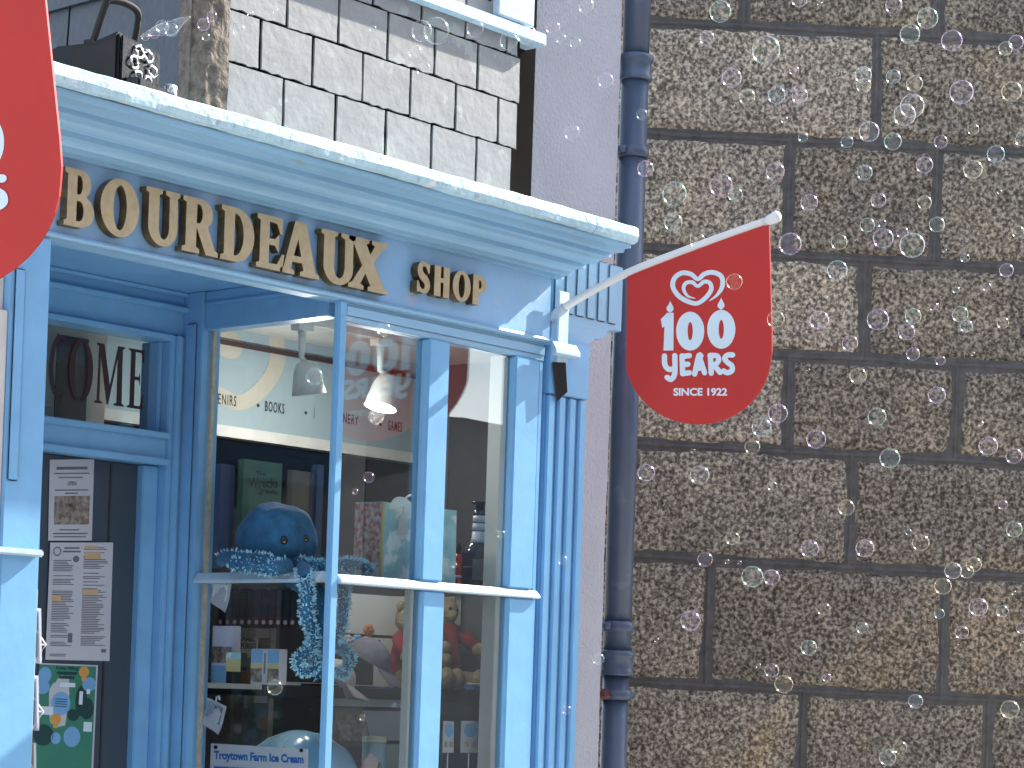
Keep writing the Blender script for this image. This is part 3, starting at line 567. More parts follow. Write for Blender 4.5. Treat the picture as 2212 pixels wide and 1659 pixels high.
for k in range(len(rows)-1):
    z1, z0 = zrow[k], zrow[k+1]; z1 = min(z1, HW)
    js = [W0]+[inv(u, (rows[k]+rows[k+1])/2)[0] for u in joints[k+0]]+[W1]
    for a, b in zip(js, js[1:]):
        nxx = max(8, int((b-a)/.018)); nzz_ = max(6, int((z1-z0)/.018)); vs = []; sd = random.random()*90
        tiltb = random.uniform(-.008, .008)
        for i in range(nzz_+1):
            for j in range(nxx+1):
                s, t = j/nxx, i/nzz_
                x = a+ht+(b-a-2*ht)*s; z = z0+ht+(z1-z0-2*ht)*t
                ed = min(s, 1-s)*(b-a); ed2 = min(t, 1-t)*(z1-z0); e = min(ed, ed2)
                rnd = -.022*max(0, 1-e/.04)**2
                wob = noise.noise(Vector((x*9, z*9, 1+sd)))*.006
                if s in (0, 1): x += wob*2.0
                if t in (0, 1): z += wob*2.0
                d = .012+rnd+noise.noise(Vector((x*5, z*5, sd)))*.010+noise.noise(Vector((x*16, z*16, sd)))*.005+noise.noise(Vector((x*45, z*45, sd)))*.003+tiltb*(s-.5)
                vs.append(gp(x, z, d))
        q = nxx+1
        mb.add(vs, [(i*q+j, i*q+j+1, (i+1)*q+j+1, (i+1)*q+j) for i in range(nzz_) for j in range(nxx)], mi=(3 if a == W0 and 5 <= k <= 8 else 2 if (a == W0 and k > 8) else random.choice((0, 1, 1, 2)) if b < .9 else random.choice((0, 0, 1))), smooth=True)  # left blocks paler: a patch of reflected sun put into their tone
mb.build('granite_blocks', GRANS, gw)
mb = MB(); nx, nz_ = 150, 220; vs = []
for i in range(nz_+1):
    z = -.2+(HW+.2)*i/nz_
    for j in range(nx+1):
        x = W0+(W1-W0)*j/nx; vs.append(gp(x, z, -.001+noise.noise(Vector((x*25, z*25, 2)))*.003))
mb.add(vs, [(i*(nx+1)+j, i*(nx+1)+j+1, (i+1)*(nx+1)+j+1, (i+1)*(nx+1)+j) for i in range(nz_) for j in range(nx)], smooth=True)
# raised pointing that runs along the joints
def joint(p0, p1, wd):
    n = 26; k = len(mb.v); vs = []; dx = (p1[0]-p0[0], p1[1]-p0[1]); l = math.hypot(*dx); nx_, nz2 = -dx[1]/l, dx[0]/l
    for i in range(n+1):
        x, z = p0[0]+dx[0]*i/n, p0[1]+dx[1]*i/n; ww = wd*(1+.35*noise.noise(Vector((x*14, z*14, 8)))); c_ = noise.noise(Vector((x*4, z*4, 6)))*.004
        for t, o in ((-1, -.002), (-.7, .004), (0, .0065), (.7, .004), (1, -.002)): vs.append(gp(x+nx_*(ww*t+c_), z+nz2*(ww*t+c_), o+noise.noise(Vector((x*40, z*40, t)))*.0012))
    mb.add(vs, [(i*5+j, i*5+j+1, (i+1)*5+j+1, (i+1)*5+j) for i in range(n) for j in range(4)], smooth=True)
for k in range(len(rows)-1):
    joint((W0, zrow[k+1]), (W1, zrow[k+1]), .0098)
    for u in joints[k]:
        x = inv(u, (rows[k]+rows[k+1])/2)[0]; joint((x, zrow[k+1]), (x, min(HW, zrow[k])), .0088)
mb.slab([gp(W0, -.2, -.02), gp(W1, -.2, -.02), gp(W1, HW, -.02), gp(W0, HW, -.02)], -nrm*.4)
mb.build('mortar_joints', MORT, gw)
MB().slab([gp(2.301, -.2, .0), gp(2.79, -.2, .0), gp(2.79, 5.4, .0), gp(2.301, 5.4, .0)], -nrm*.4).build('unseen_shade_wing', GRAN, gw)  # unseen plain wing added to keep the sun off the console

# ------------------------------------------------------------ red flags on their poles
XF = 5.225
def fl(u, v, out=0): q = at(u, v, 0, XF); return q+Vector((-out, 0, 0))
A_, B_ = fl(1190, 692), fl(1680, 467)
flag = thing('hanging_sign', 'red hanging sign with white heart and lettering, whole in view beside the drainpipe', 'sign', (XF, 4.39, A_.z), 'red hanging signs on white poles')
A_.y = YF-.012; pd = (B_-A_).normalized(); ln = (B_-A_).length
pl = smooth_path([tuple(fl(u, v)) for u, v in ((1213, 668), (1280, 628), (1357, 589), (1450, 552), (1560, 511))]+[tuple(A_+pd*(ln-.025))], 5); MB().tube(pl, [.0125-.002*i/(len(pl)-1) for i in range(len(pl))], 14).build('pole', WHITE, flag)
MB().tube([A_+pd*(ln-.045), A_+pd*(ln-.03), A_+pd*ln, A_+pd*(ln+.006)], [.0115, .014, .0165, .010], 16).build('pole_end', WHITE, flag)
br = MB().box(XF-.022, XF+.026, YF-.022, YF-.0165, 2.585, 2.80).tube([fl(1192, 690), fl(1206, 675), fl(1222, 662)], .0165, 14)
br.slab([(XF-.075, YF-.06, 2.602), (XF-.075, YF-.06, 2.616), (XF-.05, YF-.0225, 2.645), (XF-.05, YF-.0225, 2.602)], (.115, 0, 0)).build('bracket', LEDGE, flag, bevel=.002)
MB().slab([(XF-.026, YF-.006, 2.585), (XF+.008, YF-.03, 2.585), (XF+.02, YF-.03, 2.50), (XF+.002, YF-.004, 2.47)], (.012, .01, 0)).build('bracket_strut', GREYP, flag)
edge = [(1356, 597), (1405, 577), (1450, 559), (1560, 518), (1640, 488), (1662, 480)]+[(1664, 560), (1666, 640), (1668, 715), (1668, 760)]
edge += [(1510+158*math.cos(math.radians(a))-2, 765+152*math.sin(math.radians(a))) for a in range(5, 176, 9)]+[(1354, 768), (1355, 690)]
mb = MB(); mb.slab([fl(u, v, .0025) for u, v in edge], (.005, 0, 0)); ban = mb.build('board', RED, flag)
c7 = lambda p: (1097.2+p[0]*.3306, 411.5+p[1]*.3306)
hb = []
lay = [0]
def on(u, v): return fl(u, v, .0029+lay[0])
mb = MB()
hp = [(1320, 722, 4), (1372, 682, 17), (1405, 625, 27), (1398, 562, 28), (1342, 536, 27), (1287, 547, 27), (1245, 580, 24), (1200, 548, 27), (1140, 540, 28), (1092, 575, 28), (1082, 632, 28), (1120, 690, 28), (1180, 726, 27), (1242, 738, 25), (1300, 697, 26), (1333, 645, 26), (1322, 605, 24), (1285, 597, 23), (1245, 626, 20), (1207, 600, 22), (1165, 608, 22), (1152, 645, 21), (1178, 690, 15), (1230, 706, 3)]
ribbon(mb, [(*c7(p[:2]), p[2]*.372) for p in smooth_path(hp, 5)], on, caps=False)
for cx, cy in ((1063, 765), (1396, 745)):
    mb.add([on(*c7((cx+x, cy+y))) for x, y in [(2, -44), (10, -24), (22, -2), (22, 16), (10, 30), (-8, 30), (-22, 16), (-22, 0), (-10, -18)]], [tuple(range(9))])
    mb.add([on(*c7((cx+x, cy+y))) for x, y in [(-4, 29), (4, 29), (4, 50), (-4, 50)]], [(0, 1, 2, 3)])
mb.build('heart_emblem', PALE, ban)
mb = MB()
one = [(1003, 842), (1045, 800), (1087, 800), (1085, 1045), (1020, 1047), (1027, 890), (1012, 898)]
mb.add([on(*c7(p)) for p in one], [tuple(range(len(one)))])
for (cx, cy, rx, ry, hx, hy) in ((1195, 920, 92, 127, 17, 60), (1398, 908, 92, 127, 17, 62)):
    v, f = outline([ell(cx, cy, rx, ry, 0, 360, 36)[:-1], ell(cx, cy, hx, hy, 0, 360, 24)[:-1]], 0)
    mb.add([on(*c7((p.x, p.y))) for p in v], f)
yrs = [[(1027, 1082), (1030, 1140), (1058, 1170), (1096, 1160)], [(1094, 1080), (1096, 1150), (1092, 1205), (1070, 1235), (1044, 1222)], [(1142, 1082), (1146, 1196)], [(1142, 1086), (1190, 1080)], [(1144, 1140), (1180, 1136)], [(1146, 1198), (1190, 1192)], [(1225, 1200), (1252, 1082), (1266, 1082)], [(1254, 1082), (1290, 1192)], [(1236, 1165), (1278, 1158)], [(1328, 1078), (1334, 1195)], [(1326, 1080), (1372, 1082), (1382, 1112), (1362, 1136), (1332, 1142)], [(1350, 1140), (1392, 1190)], [(1474, 1076), (1442, 1076), (1422, 1098), (1440, 1124), (1468, 1146), (1470, 1178), (1440, 1192), (1415, 1180)]]
for i, st in enumerate(yrs):
    lay[0] = .00012*i
    ribbon(mb, [(*c7(p), 35*.3306) for p in (smooth_path(st, 5) if len(st) > 2 else st)], on)
lay[0] = 0
text_px(mb, 'SINCE 1922', *c7((1085, 1291)), *c7((1437, 1343)), on, bold=.035)
mb.build('sign_lettering', PALE, ban)
flag2 = dup(flag, (0, 0, 0), 'nearer red hanging sign cut off by the left edge of the photo')
flag2.location = Vector((2.512, 4.292, flag2.location.z))-FH*.30; flag2.rotation_euler = (math.radians(-6), 0, math.radians(14))
loc = fl(1575, 907)-flag.location
def prj(p):
    d = p-EYE; k = d.dot(fw); return PX+F*d.dot(RT)/k, PY-F*d.dot(UP)/k, k
RM = flag2.rotation_euler.to_matrix(); out_ = fl(1667, 690)-flag.location
for _ in range(6):
    p = prj(RM @ loc+flag2.location); flag2.location.z += (p[1]-602)*p[2]/F
    p = prj(RM @ out_+flag2.location); tt = 138+(p[1]-400)*.09
    flag2.location += r0*((tt-p[0])*p[2]/F)
fl2 = flag2.location.copy(); rot2 = flag2.rotation_euler.to_matrix().inverted(); ends = [rot2 @ (q-fl2) for q in (fl2+Vector((0, .0, -.02)), Vector((fl2.x, YF-.012, fl2.z-.05)), Vector((fl2.x, YF-.0005, fl2.z-.05)))]
arm_ = MB().tube(ends[:2], .014, 12).tube(ends[1:], .04, 16).build('wall_arm', LEDGE); arm_.parent = flag2

# ------------------------------------------------------------ bubble machine on top of the cornice
base = at(252, 186, 2, 2.992); 
bmc = thing('bubble_machine', 'black bubble machine with a carrying handle standing on top of the cornice', 'bubble machine', (base.x, base.y, 2.992))
al = Vector((.34, -.94, 0)); ac = Vector((.94, .34, 0)); up_ = Vector((0, 0, 1))
bp = lambda l, c, h: base*1+al*l+ac*c+up_*h-Vector((0, 0, base.z-2.990))
sh = [(-.20, 0), (-.207, .075), (-.197, .098), (-.17, .110), (-.08, .112), (-.04, .124), (-.01, .134), (0, .135), (0, 0)]
mb = MB(); mb.slab([bp(l, 0, h) for l, h in sh], ac*.19); mb.build('body', BLACKP, bmc, bevel=.006)
mb = MB(); mb.slab([bp(l, -.003, h) for l, h in [(-.125, .002), (-.122, .086), (-.115, .097), (-.05, .104), (-.006, .120), (-.006, .002)]], ac*.0025); mb.build('side_panel', GREYP, bmc)
hd = smooth_path([tuple(bp(-.085, .02, .11)), tuple(bp(-.052, .02, .205)), tuple(bp(-.045, .03, .218)), tuple(bp(-.03, .07, .223)), tuple(bp(-.02, .11, .215)), tuple(bp(-.024, .125, .19)), tuple(bp(-.04, .13, .12))], 5)
mb = MB().tube(hd, .0085, 10); mb.build('handle', GREYP, bmc)
MB().obox(bp(-.088, .02, .116), al*.012, ac*.012, up_*.006).build('handle_clip', BLACKP, bmc)
fm = MB(); fm.slab([bp(.002, .006, .012), bp(.002, .184, .012), bp(.002, .184, .128), bp(.002, .006, .128)], al*.006); face = fm.build('front_grille', WETB, bmc, bevel=.003)
for i in range(6):
    a = i*1.047; c = bp(.014, .095+.042*math.cos(a), .072+.036*math.sin(a)); pts = [c+ac*.017*math.cos(t*.5236)+up_*.014*math.sin(t*.5236)+al*.003*math.sin(t*1.7+i) for t in range(13)]
    MB().tube(pts, .0036, 7, cap=False).build('bubble_wand', CHROME, face)
MB().slab([bp(.004, .02, .0), bp(.004, .20, .0), bp(.05, .20, .0), bp(.05, .02, .0)], up_*.028).build('fluid_tray', WETB, bmc, bevel=.004)
MB().lathe(bp(.03, .20, 0), [(.016, 0), (.016, .05), (.012, .055)], 14).build('fluid_cap', CHROME, bmc)

# ------------------------------------------------------------ notices on the door and the leaflet holder
def notice(name, label, corners, depth, y):
    t = thing(name, label, 'notice', tuple(at(*corners[3], 1, y)))
    P = [at(*c, 1, y) for c in corners]
    def fn(s, tt, out=.0012):   # s right, tt down, both 0..1
        q = (P[0]*(1-s)+P[1]*s)*(1-tt)+(P[3]*(1-s)+P[2]*s)*tt; return q+Vector((0, -out-.0004*math.sin(s*3.1+tt*2), 0))
    mb = MB(); n = 8
    for i in range(n):
        for j in range(n): mb.add([fn(j/n, i/n), fn((j+1)/n, i/n), fn((j+1)/n, (i+1)/n), fn(j/n, (i+1)/n)], [(0, 1, 2, 3)])
    return t, mb, fn
def strip(mb, fn, s0, s1, t0, t1, mi=0, o=.0019): mb.add([fn(s0, t0, o), fn(s1, t0, o), fn(s1, t1, o), fn(s0, t1, o)], [(0, 1, 2, 3)], mi)
def disc(mb, fn, s, t, rs, rt, mi=0, o=.0021): mb.add([fn(s+rs*math.cos(k*.449), t+rt*math.sin(k*.449), o) for k in range(14)], [tuple(range(14))], mi)
def ln_text(mb, fn, body, s0, s1, t0, t1, mi=0, o=.0024): text_px(mb, body, s0, t0, s1, t1, lambda s, t: fn(s, t, o), mi=mi)
YP = YD+.0435
t, mb, fn = notice('notice', 'small white notice with a brown photograph, topmost of the three on the door', [(107, 993), (203, 992), (198, 1168), (103, 1168)], .001, YP)
mb.build('sheet', PAPER, t)
mb = MB()
ln_text(mb, fn, 'OPEN', .40, .60, .27, .32)
for k, (a, b, y) in enumerate([(.15, .85, .09), (.1, .9, .165), (.2, .75, .215), (.12, .88, .37), (.35, .65, .41), (.25, .7, .86), (.1, .9, .905), (.12, .86, .945)]): strip(mb, fn, a, b, y, y+(.035 if k == 0 else .014))
mb.build('print', INK, t)
mb = MB(); strip(mb, fn, .12, .92, .45, .80); mb.build('photo_print', PHOTO, t)
t, mb, fn = notice('notice', 'long white sheet of small print in two columns, in the middle of the door', [(108, 1172), (244, 1172), (236, 1428), (97, 1425)], .001, YP-.003)
mb.build('sheet', PAPER, t)
mb = MB()
for y, a, b in [(.04, .22, .46), (.07, .2, .48)]: strip(mb, fn, a, b, y, y+.014)
for k in range(13): disc(mb, fn, .11+.055*math.cos(k*.483), .075+.035*math.sin(k*.483), .012, .007)
rr = random.Random(3); y = .15
while y < .98:
    if rr.random() < .80: strip(mb, fn, .06, .06+.34*(.6+.4*rr.random()), y, y+.0065)
    if rr.random() < .85: strip(mb, fn, .53, .53+.40*(.55+.45*rr.random()), y-.11, y-.1035)
    y += .0145
disc(mb, fn, .41, .14, .05, .028); strip(mb, fn, .33, .40, .77, .85); strip(mb, fn, .86, .94, .90, .93)
mb.build('print', INK, t)
mb = MB()
for a, b, c, d in [(.55, .8, .085, .14), (.53, .78, .40, .44), (.06, .2, .45, .50), (.53, .75, .03, .05)]: strip(mb, fn, a, b, c, d, 0, .0022)
mb.build('print', INKY, t)
t, mb, fn = notice('notice', 'green poster with pale blue circles, lowest of the three notices on the door', [(85, 1432), (211, 1437), (199, 1700), (62, 1690)], .001, YP)
mb.build('sheet', PAPER, t)
mb = MB(); strip(mb, fn, .0, .97, .012, 1, 0, .0016); mb.build('poster_print', GREENP, t)
mb = MB()
for s, tt, a, b in [(.10, .10, .11, .07), (.08, .2, .12, .06), (.40, .33, .16, .10), (.86, .16, .12, .06), (.62, .60, .14, .085), (.36, .62, .08, .05)]: disc(mb, fn, s, tt, a, b)
mb.build('print', SKYP, t)
mb = MB()
for s, tt in [(.76, .06), (.34, .46)]: disc(mb, fn, s, tt, .09, .045); strip(mb, fn, s-.04, s+.04, tt+.04, tt+.075, 0, .0022)
mb.build('print', ORANGE, t)
mb = MB()
ln_text(mb, fn, 'Keep filling', .28, .66, .02, .055, 0); 
for y, a, b in [(.065, .30, .64), (.10, .34, .60)]: strip(mb, fn, a, b, y, y+.024, 0, .0023)
disc(mb, fn, .74, .30, .10, .13, 0, .0019); disc(mb, fn, .84, .36, .12, .09, 0, .0024); disc(mb, fn, .16, .60, .16, .09); disc(mb, fn, .62, .42, .10, .05)
for y in (.29, .31, .33, .35): strip(mb, fn, .30, .50, y, y+.007, 0, .0028)
mb.build('print', TEALD, t)
mb = MB()
for a, b, c, d in [(.36, .62, .155, .19), (.08, .28, .36, .43), (.80, .94, .47, .55), (.70, .76, .22, .33), (.82, .88, .20, .24)]: strip(mb, fn, a, b, c, d, 0, .0027)
mb.build('print', PALE, t)
# wire rack of leaflets on the post
rk = thing('leaflet_rack', 'white wire rack of leaflets fixed to the edge of the blue door post', 'rack', (3.336, 4.44, 1.3))
MB().box(3.3365, 3.341, 4.40, 4.47, 1.3, 1.80).build('back_plate', WHITE, rk)
for z in (1.63, 1.47, 1.31):
    mb = MB().obox((3.352, 4.43, z+.062), (.003, 0, .0012), (0, .032, 0), (-.004, 0, .062)); lf_ = mb.build('leaflet', PAPER, rk)
    MB().obox((3.357, 4.432, z+.05), (.0015, 0, .0005), (0, .03, 0), (-.003, 0, .055)).build('leaflet', LABW, rk)
    MB().tube([(3.342, 4.405, z+.075), (3.374, 4.405, z+.04), (3.344, 4.405, z-.0)], .0022, 6).tube([(3.374, 4.405, z+.04), (3.374, 4.465, z+.04)], .0022, 6).build('wire', WHITE, rk)

# ------------------------------------------------------------ across the street (seen in the window glass)
def house(name, label, x0, x1, y, h, wallm, win, roof=1.6):
    t = thing(name, label, 'house', (x0, y, 0))
    MB().box(x0, x1, y-6, y, 0, h).build('wall', wallm, t)
    MB().slab([(x0, y+.15, h+.001), (x0, y-3, h+roof), (x0, y-6.15, h+.001)], (x1-x0, 0, 0)).build('roof', ROOFM, t)
    for cx, cz in win:
        f = MB().box(cx-.5, cx+.5, y+.001, y+.05, cz-.7, cz+.7).build('window', FASCW, t)
        MB().box(cx-.42, cx+.42, y+.051, y+.055, cz-.62, cz+.62).build('pane', BOTG, f)
    return t
house('house', 'tall grey rendered house across the street, mirrored in the shop window', 5.5, 16.18, -4.2, 6.9, HOUSE, [(7, 1.8), (9.5, 1.8), (12, 1.8), (7, 4.6), (9.5, 4.6), (12, 4.6)])
h2 = house('house', 'low dark slate clad house across the street, mirrored in the right pane', 16.2, 30, -4.2, 4.06, HOUSED, [(18.6, 1.7), (21, 1.7)], .3)
house('house', 'pale house across the street to the left', -9, 4.6, -4.2, 6.2, HOUSE, [(-6, 1.8), (-3, 1.8), (0, 1.8), (3, 1.8), (-3, 4.5), (1, 4.5)])
# ------------------------------------------------------------ goods in the window
P1 = lambda u, v, y: at(u, v, 1, y)
def c5(X, Y): return (411.5+X*.4092, 603.5+Y*.4092)
def c6(X, Y): return (411.5+X*.3472, 1207+Y*.3472)
# big blue octopus toy sitting on the upper shelf, two arms hanging over its edge
oc = thing('octopus_toy', 'big round blue plush octopus with shaggy teal arms hanging over the upper display shelf', 'soft toy', tuple(P1(600, 1225, 4.66)))
c = P1(600, 1163, 4.66); c.z = max(c.z, 1.889+.088)
body = MB().ball(c, (.117, .105, .098), 40, 26, wob=.10, sd=2).build('body', PLUSH, oc)
def surf_pt(u, v):
    d = ray(u, v).normalized(); o = EYE-c; s = Vector((1/.117, 1/.105, 1/.098)); D = Vector(a*b for a, b in zip(d, s)); Q = Vector(a*b for a, b in zip(o, s))
    A = D.dot(D); B = 2*Q.dot(D); C_ = Q.dot(Q)-1; disc_ = max(0, B*B-4*A*C_); return EYE+d*((-B-math.sqrt(disc_))/(2*A))
for u, v, r in ((614, 1167, .0125), (661, 1163, .011)):
    p = surf_pt(u, v); e = MB().ball(p, (r, r*.6, r), 14, 10).build('eye', EYEM, oc); MB().ball(p+(EYE-p).normalized()*r*.62+Vector((0, 0, -.005)), (r*.38, r*.3, r*.25), 10, 8).build('glint_ring', EYEG, e)  # small amber ball modelled as the glint of each eye
def arm(pts, r0_, r1, n=9, dens=1.0):
    pth = smooth_path([tuple(p) for p in pts], n); N = len(pth); rad = [r0_+(r1-r0_)*i/(N-1) for i in range(N)]
    a = MB().tube(pth, rad, 12).build('arm', PLUSH, oc)
    mb = MB(); rg = random.Random(N)
    for i in range(N-1):
        p, q = Vector(pth[i]), Vector(pth[i+1]); t = (q-p).normalized(); fr_ = (EYE-p).normalized(); sd = t.cross(fr_).normalized()
        for k in range(int(13*dens)):
            s = rg.random(); ang = rg.uniform(-1.9, 1.9) ; b = p.lerp(q, s)+(fr_*math.cos(ang)+sd*math.sin(ang))*rad[i]*.92
            o = (fr_*math.cos(ang)*.8+sd*math.sin(ang)+t*rg.uniform(-.8, .8)).normalized()*rg.uniform(.006, .013); wv = Vector((rg.uniform(-1, 1), rg.uniform(-1, 1), rg.uniform(-1, 1))).normalized()*.0028
            mb.add([b-wv, b+wv, b+o+wv*.6, b+o-wv*.6], [(0, 1, 2, 3)])
    mb.build('fringe', PLUSHT, a)
ya = YF+.075
arm([P1(655, 1225, ya+.05), P1(658, 1246, ya), P1(664, 1275, ya), P1(662, 1330, ya), P1(676, 1370, ya), P1(670, 1400, ya), P1(645, 1425, ya+.01), P1(655, 1448, ya), P1(680, 1440, ya-.005), P1(676, 1410, ya)], .019, .012)
arm([P1(700, 1228, ya+.05), P1(735, 1248, ya), P1(742, 1290, ya), P1(738, 1350, ya), P1(725, 1388, ya), P1(745, 1402, ya+.01), P1(756, 1425, ya), P1(742, 1455, ya), P1(725, 1448, ya)], .017, .011)
arm([P1(640, 1215, 4.58), P1(665, 1222, ya+.05), P1(700, 1222, ya+.03), P1(760, 1218, ya+.01), P1(790, 1226, ya+.01), P1(800, 1233, ya+.01)], .019, .013)
arm([P1(590, 1216, 4.57), P1(560, 1212, 4.59), P1(520, 1208, 4.66), P1(490, 1204, 4.72), P1(478, 1212, 4.78)], .024, .017, dens=.6)
arm([P1(620, 1222, 4.56), P1(590, 1228, 4.55), P1(545, 1222, 4.60), P1(500, 1218, 4.66)], .022, .016, dens=.6)
arm([c+Vector((-.03, -.03, -.08)), P1(700, 1300, 4.56), P1(700, 1360, 4.56), P1(690, 1420, 4.56), P1(700, 1465, 4.55)], .03, .024, dens=.25)
# gift bag
yb = 4.515
p = P1(822, 1243, yb); zb = 1.8895; q = P1(984, 1245, yb); zt = P1(900, 1092, yb).z
gb = thing('gift_bag', 'turquoise patterned gift bag with a white ribbon bow and a red patterned side', 'gift bag', (p.x, yb, zb))
MB().slab([(p.x, yb, zb), (q.x, yb, zb), (q.x, yb+.004, zt), (p.x, yb+.004, zt)], (0, .105, 0)).build('bag', BAGT, gb)
MB().box(p.x-.003, p.x-.0005, yb+.004, yb+.108, zb+.045, zt-.003).build('side_panel', BAGS, gb)
MB().box(p.x-.003, p.x-.0005, yb+.004, yb+.108, zb, zb+.0445).build('side_label', PAPER, gb); MB().box(p.x-.002, p.x+.006, yb-.0025, yb+.0035, zb, zt-.002).build('corner_trim', YELL, gb)
hx = p.x+(q.x-p.x)*.30
mb = MB(); ribbon(mb, [(a, b, w_) for a, b, w_ in smooth_path([(845, 1096, 10), (860, 1083, 20), (880, 1090, 18), (882, 1110, 20), (872, 1122, 18), (870, 1146, 22)], 5)], lambda u, v: P1(u, v, yb-.008-.01*math.sin((v-1080)*.05)))
ribbon(mb, [(a, b, w_) for a, b, w_ in smooth_path([(925, 1105, 10), (915, 1115, 14), (905, 1135, 12), (914, 1160, 12)], 5)], lambda u, v: P1(u, v, yb-.006))
mb.build('ribbon', RIBBON, gb)
MB().tube(smooth_path([(hx, yb+.01, zt-.01), (hx+.01, yb+.01, zt+.02), (hx+.05, yb+.01, zt+.03), (hx+.09, yb+.01, zt+.005), (hx+.1, yb+.01, zt-.01)], 5), .003, 6).build('handle', RIBBON, gb)
# gin bottle and red bottle
b = P1(1032, 1243, 4.56); b.z = 1.8895; H = P1(1032, 1082, 4.56).z-b.z; k = H/.235
bo = thing('bottle', 'dark blue glass bottle with a white banded neck in the right upper pane', 'bottle', tuple(b))
MB().lathe(b, [(.036*k, 0), (.043*k, .005*k), (.044*k, .02*k), (.044*k, .085*k), (.042*k, .10*k), (.034*k, .115*k), (.022*k, .125*k), (.017*k, .135*k), (.016*k, .20*k), (.0155*k, .212*k)], 28).build('body', BOTG, bo)
MB().lathe(b, [(.0235*k, .1262*k), (.0195*k, .137*k), (.0178*k, .155*k), (.0172*k, .1555*k)], 24).build('neck_band', LABW, bo)
MB().lathe(b, [(.0182*k, .158*k), (.0176*k, .176*k), (.017*k, .1765*k)], 24).build('neck_band', LABW, bo); MB().lathe(b, [(.0176*k, .179*k), (.0172*k, .196*k), (.0165*k, .1965*k)], 24).build('neck_band', LABW, bo)
MB().lathe(b, [(.011*k, .212*k), (.012*k, .226*k), (.022*k, .228*k), (.021*k, .233*k), (.006*k, .235*k)], 16).build('stopper', BOTG, bo)
n_ = (EYE-b); n_.z = 0; n_.normalize(); s_ = n_.cross(Vector((0, 0, 1))) ; lb = MB()
for j in range(9):
    a0, a1 = (-1.0+2*j/9), (-1.0+2*(j+1)/9); f = lambda a, h: b+(n_*math.cos(a)+s_*math.sin(a))*.0448*k+Vector((0, 0, h*k))
    if abs(j-4) < 2: lb.add([f(a0, .028), f(a1, .028), f(a1, .082), f(a0, .082)], [(0, 1, 2, 3)])
    lb.add([f(a0, .060), f(a1, .060), f(a1, .064), f(a0, .064)], [(0, 1, 2, 3)]); 
lb.build('label', INK, bo)
b = P1(989, 1236, 4.57); b.z = 1.8895
rb = thing('bottle', 'slim red bottle standing between the turquoise bag and the blue glass bottle', 'bottle', tuple(b))
MB().lathe(b, [(.010, 0), (.0125, .004), (.0125, .035), (.0105, .04), (.0125, .045), (.0125, .098), (.008, .108)], 18).build('body', REDB, rb); MB().lathe(b, [(.008, .1085), (.009, .125), (.006, .14), (.004, .1405)], 14).build('cap', GREYP, rb)
MB().lathe(b, [(.0129, .037), (.0129, .044)], 18).build('band', PAPER, rb)
# books standing at the back of the upper shelf
def book(label, u0, v0, u1, v1, yb, mat, body=None, th=.02, group=None):
    A, B = P1(u0, v1, yb), P1(u1, v0, yb); A.z = max(A.z, 1.8895) if v1 < 1260 and v1 > 1180 else A.z
    t = thing('book', label, 'book', (A.x, yb, A.z), group)
    MB().box(A.x, B.x, yb, yb+.003, A.z, B.z).box(A.x, A.x+.003, yb+.0031, yb+th, A.z, B.z).box(A.x, B.x, yb+th, yb+th+.003, A.z, B.z).build('cover', mat, t)
    MB().box(A.x+.0035, B.x-.003, yb+.0035, yb+th-.001, A.z+.003, B.z-.003).build('pages', PAPER, t)
    if body:
        mb = MB()
        for bd, a0, b0, a1, b1 in body: text_px(mb, bd, a0, b0, a1, b1, lambda u, v: P1(u, v, yb-.0008), bold=.03)
        mb.build('title', INKD, t)
    return t
book('dark green book with a black old style title, behind the blue octopus', 518, 1002, 610, 1240, 4.80, BOOKG, [('The', 553, 1018, 574, 1028), ('Wrecks', 537, 1032, 601, 1054), ('of', 560, 1058, 568, 1070), ('Scilly', 573, 1058, 601, 1070)])
book('slate blue book at the left end of the upper shelf', 470, 1005, 508, 1225, 4.84, BOOKB)
book('brown book right of the dark green one on the upper shelf', 625, 1020, 672, 1225, 4.81, BOOKO)
book('navy book beside the corner post on the upper shelf', 678, 1005, 700, 1225, 4.79, BOOKB)
# row of dark spines on the bookcase, facing the door
XB = 4.585
for i in range(11):
    u0 = 470+(i*15.6); pts = [at(u0, 1325, 0, XB), at(u0+14.6, 1325, 0, XB)]
    ya_, yb_ = pts[0].y, pts[1].y; ya_, yb_ = min(ya_, yb_), max(ya_, yb_); z0 = 1.7555; z1 = 1.868+.004*(i % 2)
    t = thing('book', 'dark hardback with a pale dot on its spine, in the row behind the side pane', 'book', (XB, ya_, z0), 'row of identical dark hardbacks')
    MB().box(XB, XB+.03, ya_+.0008, yb_-.0008, z0, z1).build('cover', BOOKD, t, bevel=.002); MB().box(XB-.0012, XB-.0003, ya_+.001, yb_-.001, z0+.003, z0+.034).build('spine_band', BOOKM, t)
    ym = (ya_+yb_)/2; MB().add([(XB-.0018, ym+(yb_-ya_)*.28*math.cos(a*.6283), z0+.018+.007*math.sin(a*.6283)) for a in range(10)], [tuple(range(10))]).build('dot', PINK, t)
# name card on the bookcase
A, B = at(497, 1397, 0, 4.60), at(556, 1362, 0, 4.60)
nc = thing('name_card', 'kraft shelf card with a writer name in black capitals, below the row of dark books', 'card', (4.60, A.y, A.z))
MB().box(4.60, 4.604, min(A.y, B.y), max(A.y, B.y), A.z-.03, B.z).build('card', TAN, nc)
mb = MB(); g6 = lambda u, v: at(u, v, 0, 4.5985)
text_px(mb, 'MICHAEL', 502, 1372, 551, 1386, g6, bold=.03); text_px(mb, 'MORPURGO', 499, 1389, 553, 1402, g6, bold=.03); mb.build('lettering', INKD, nc)
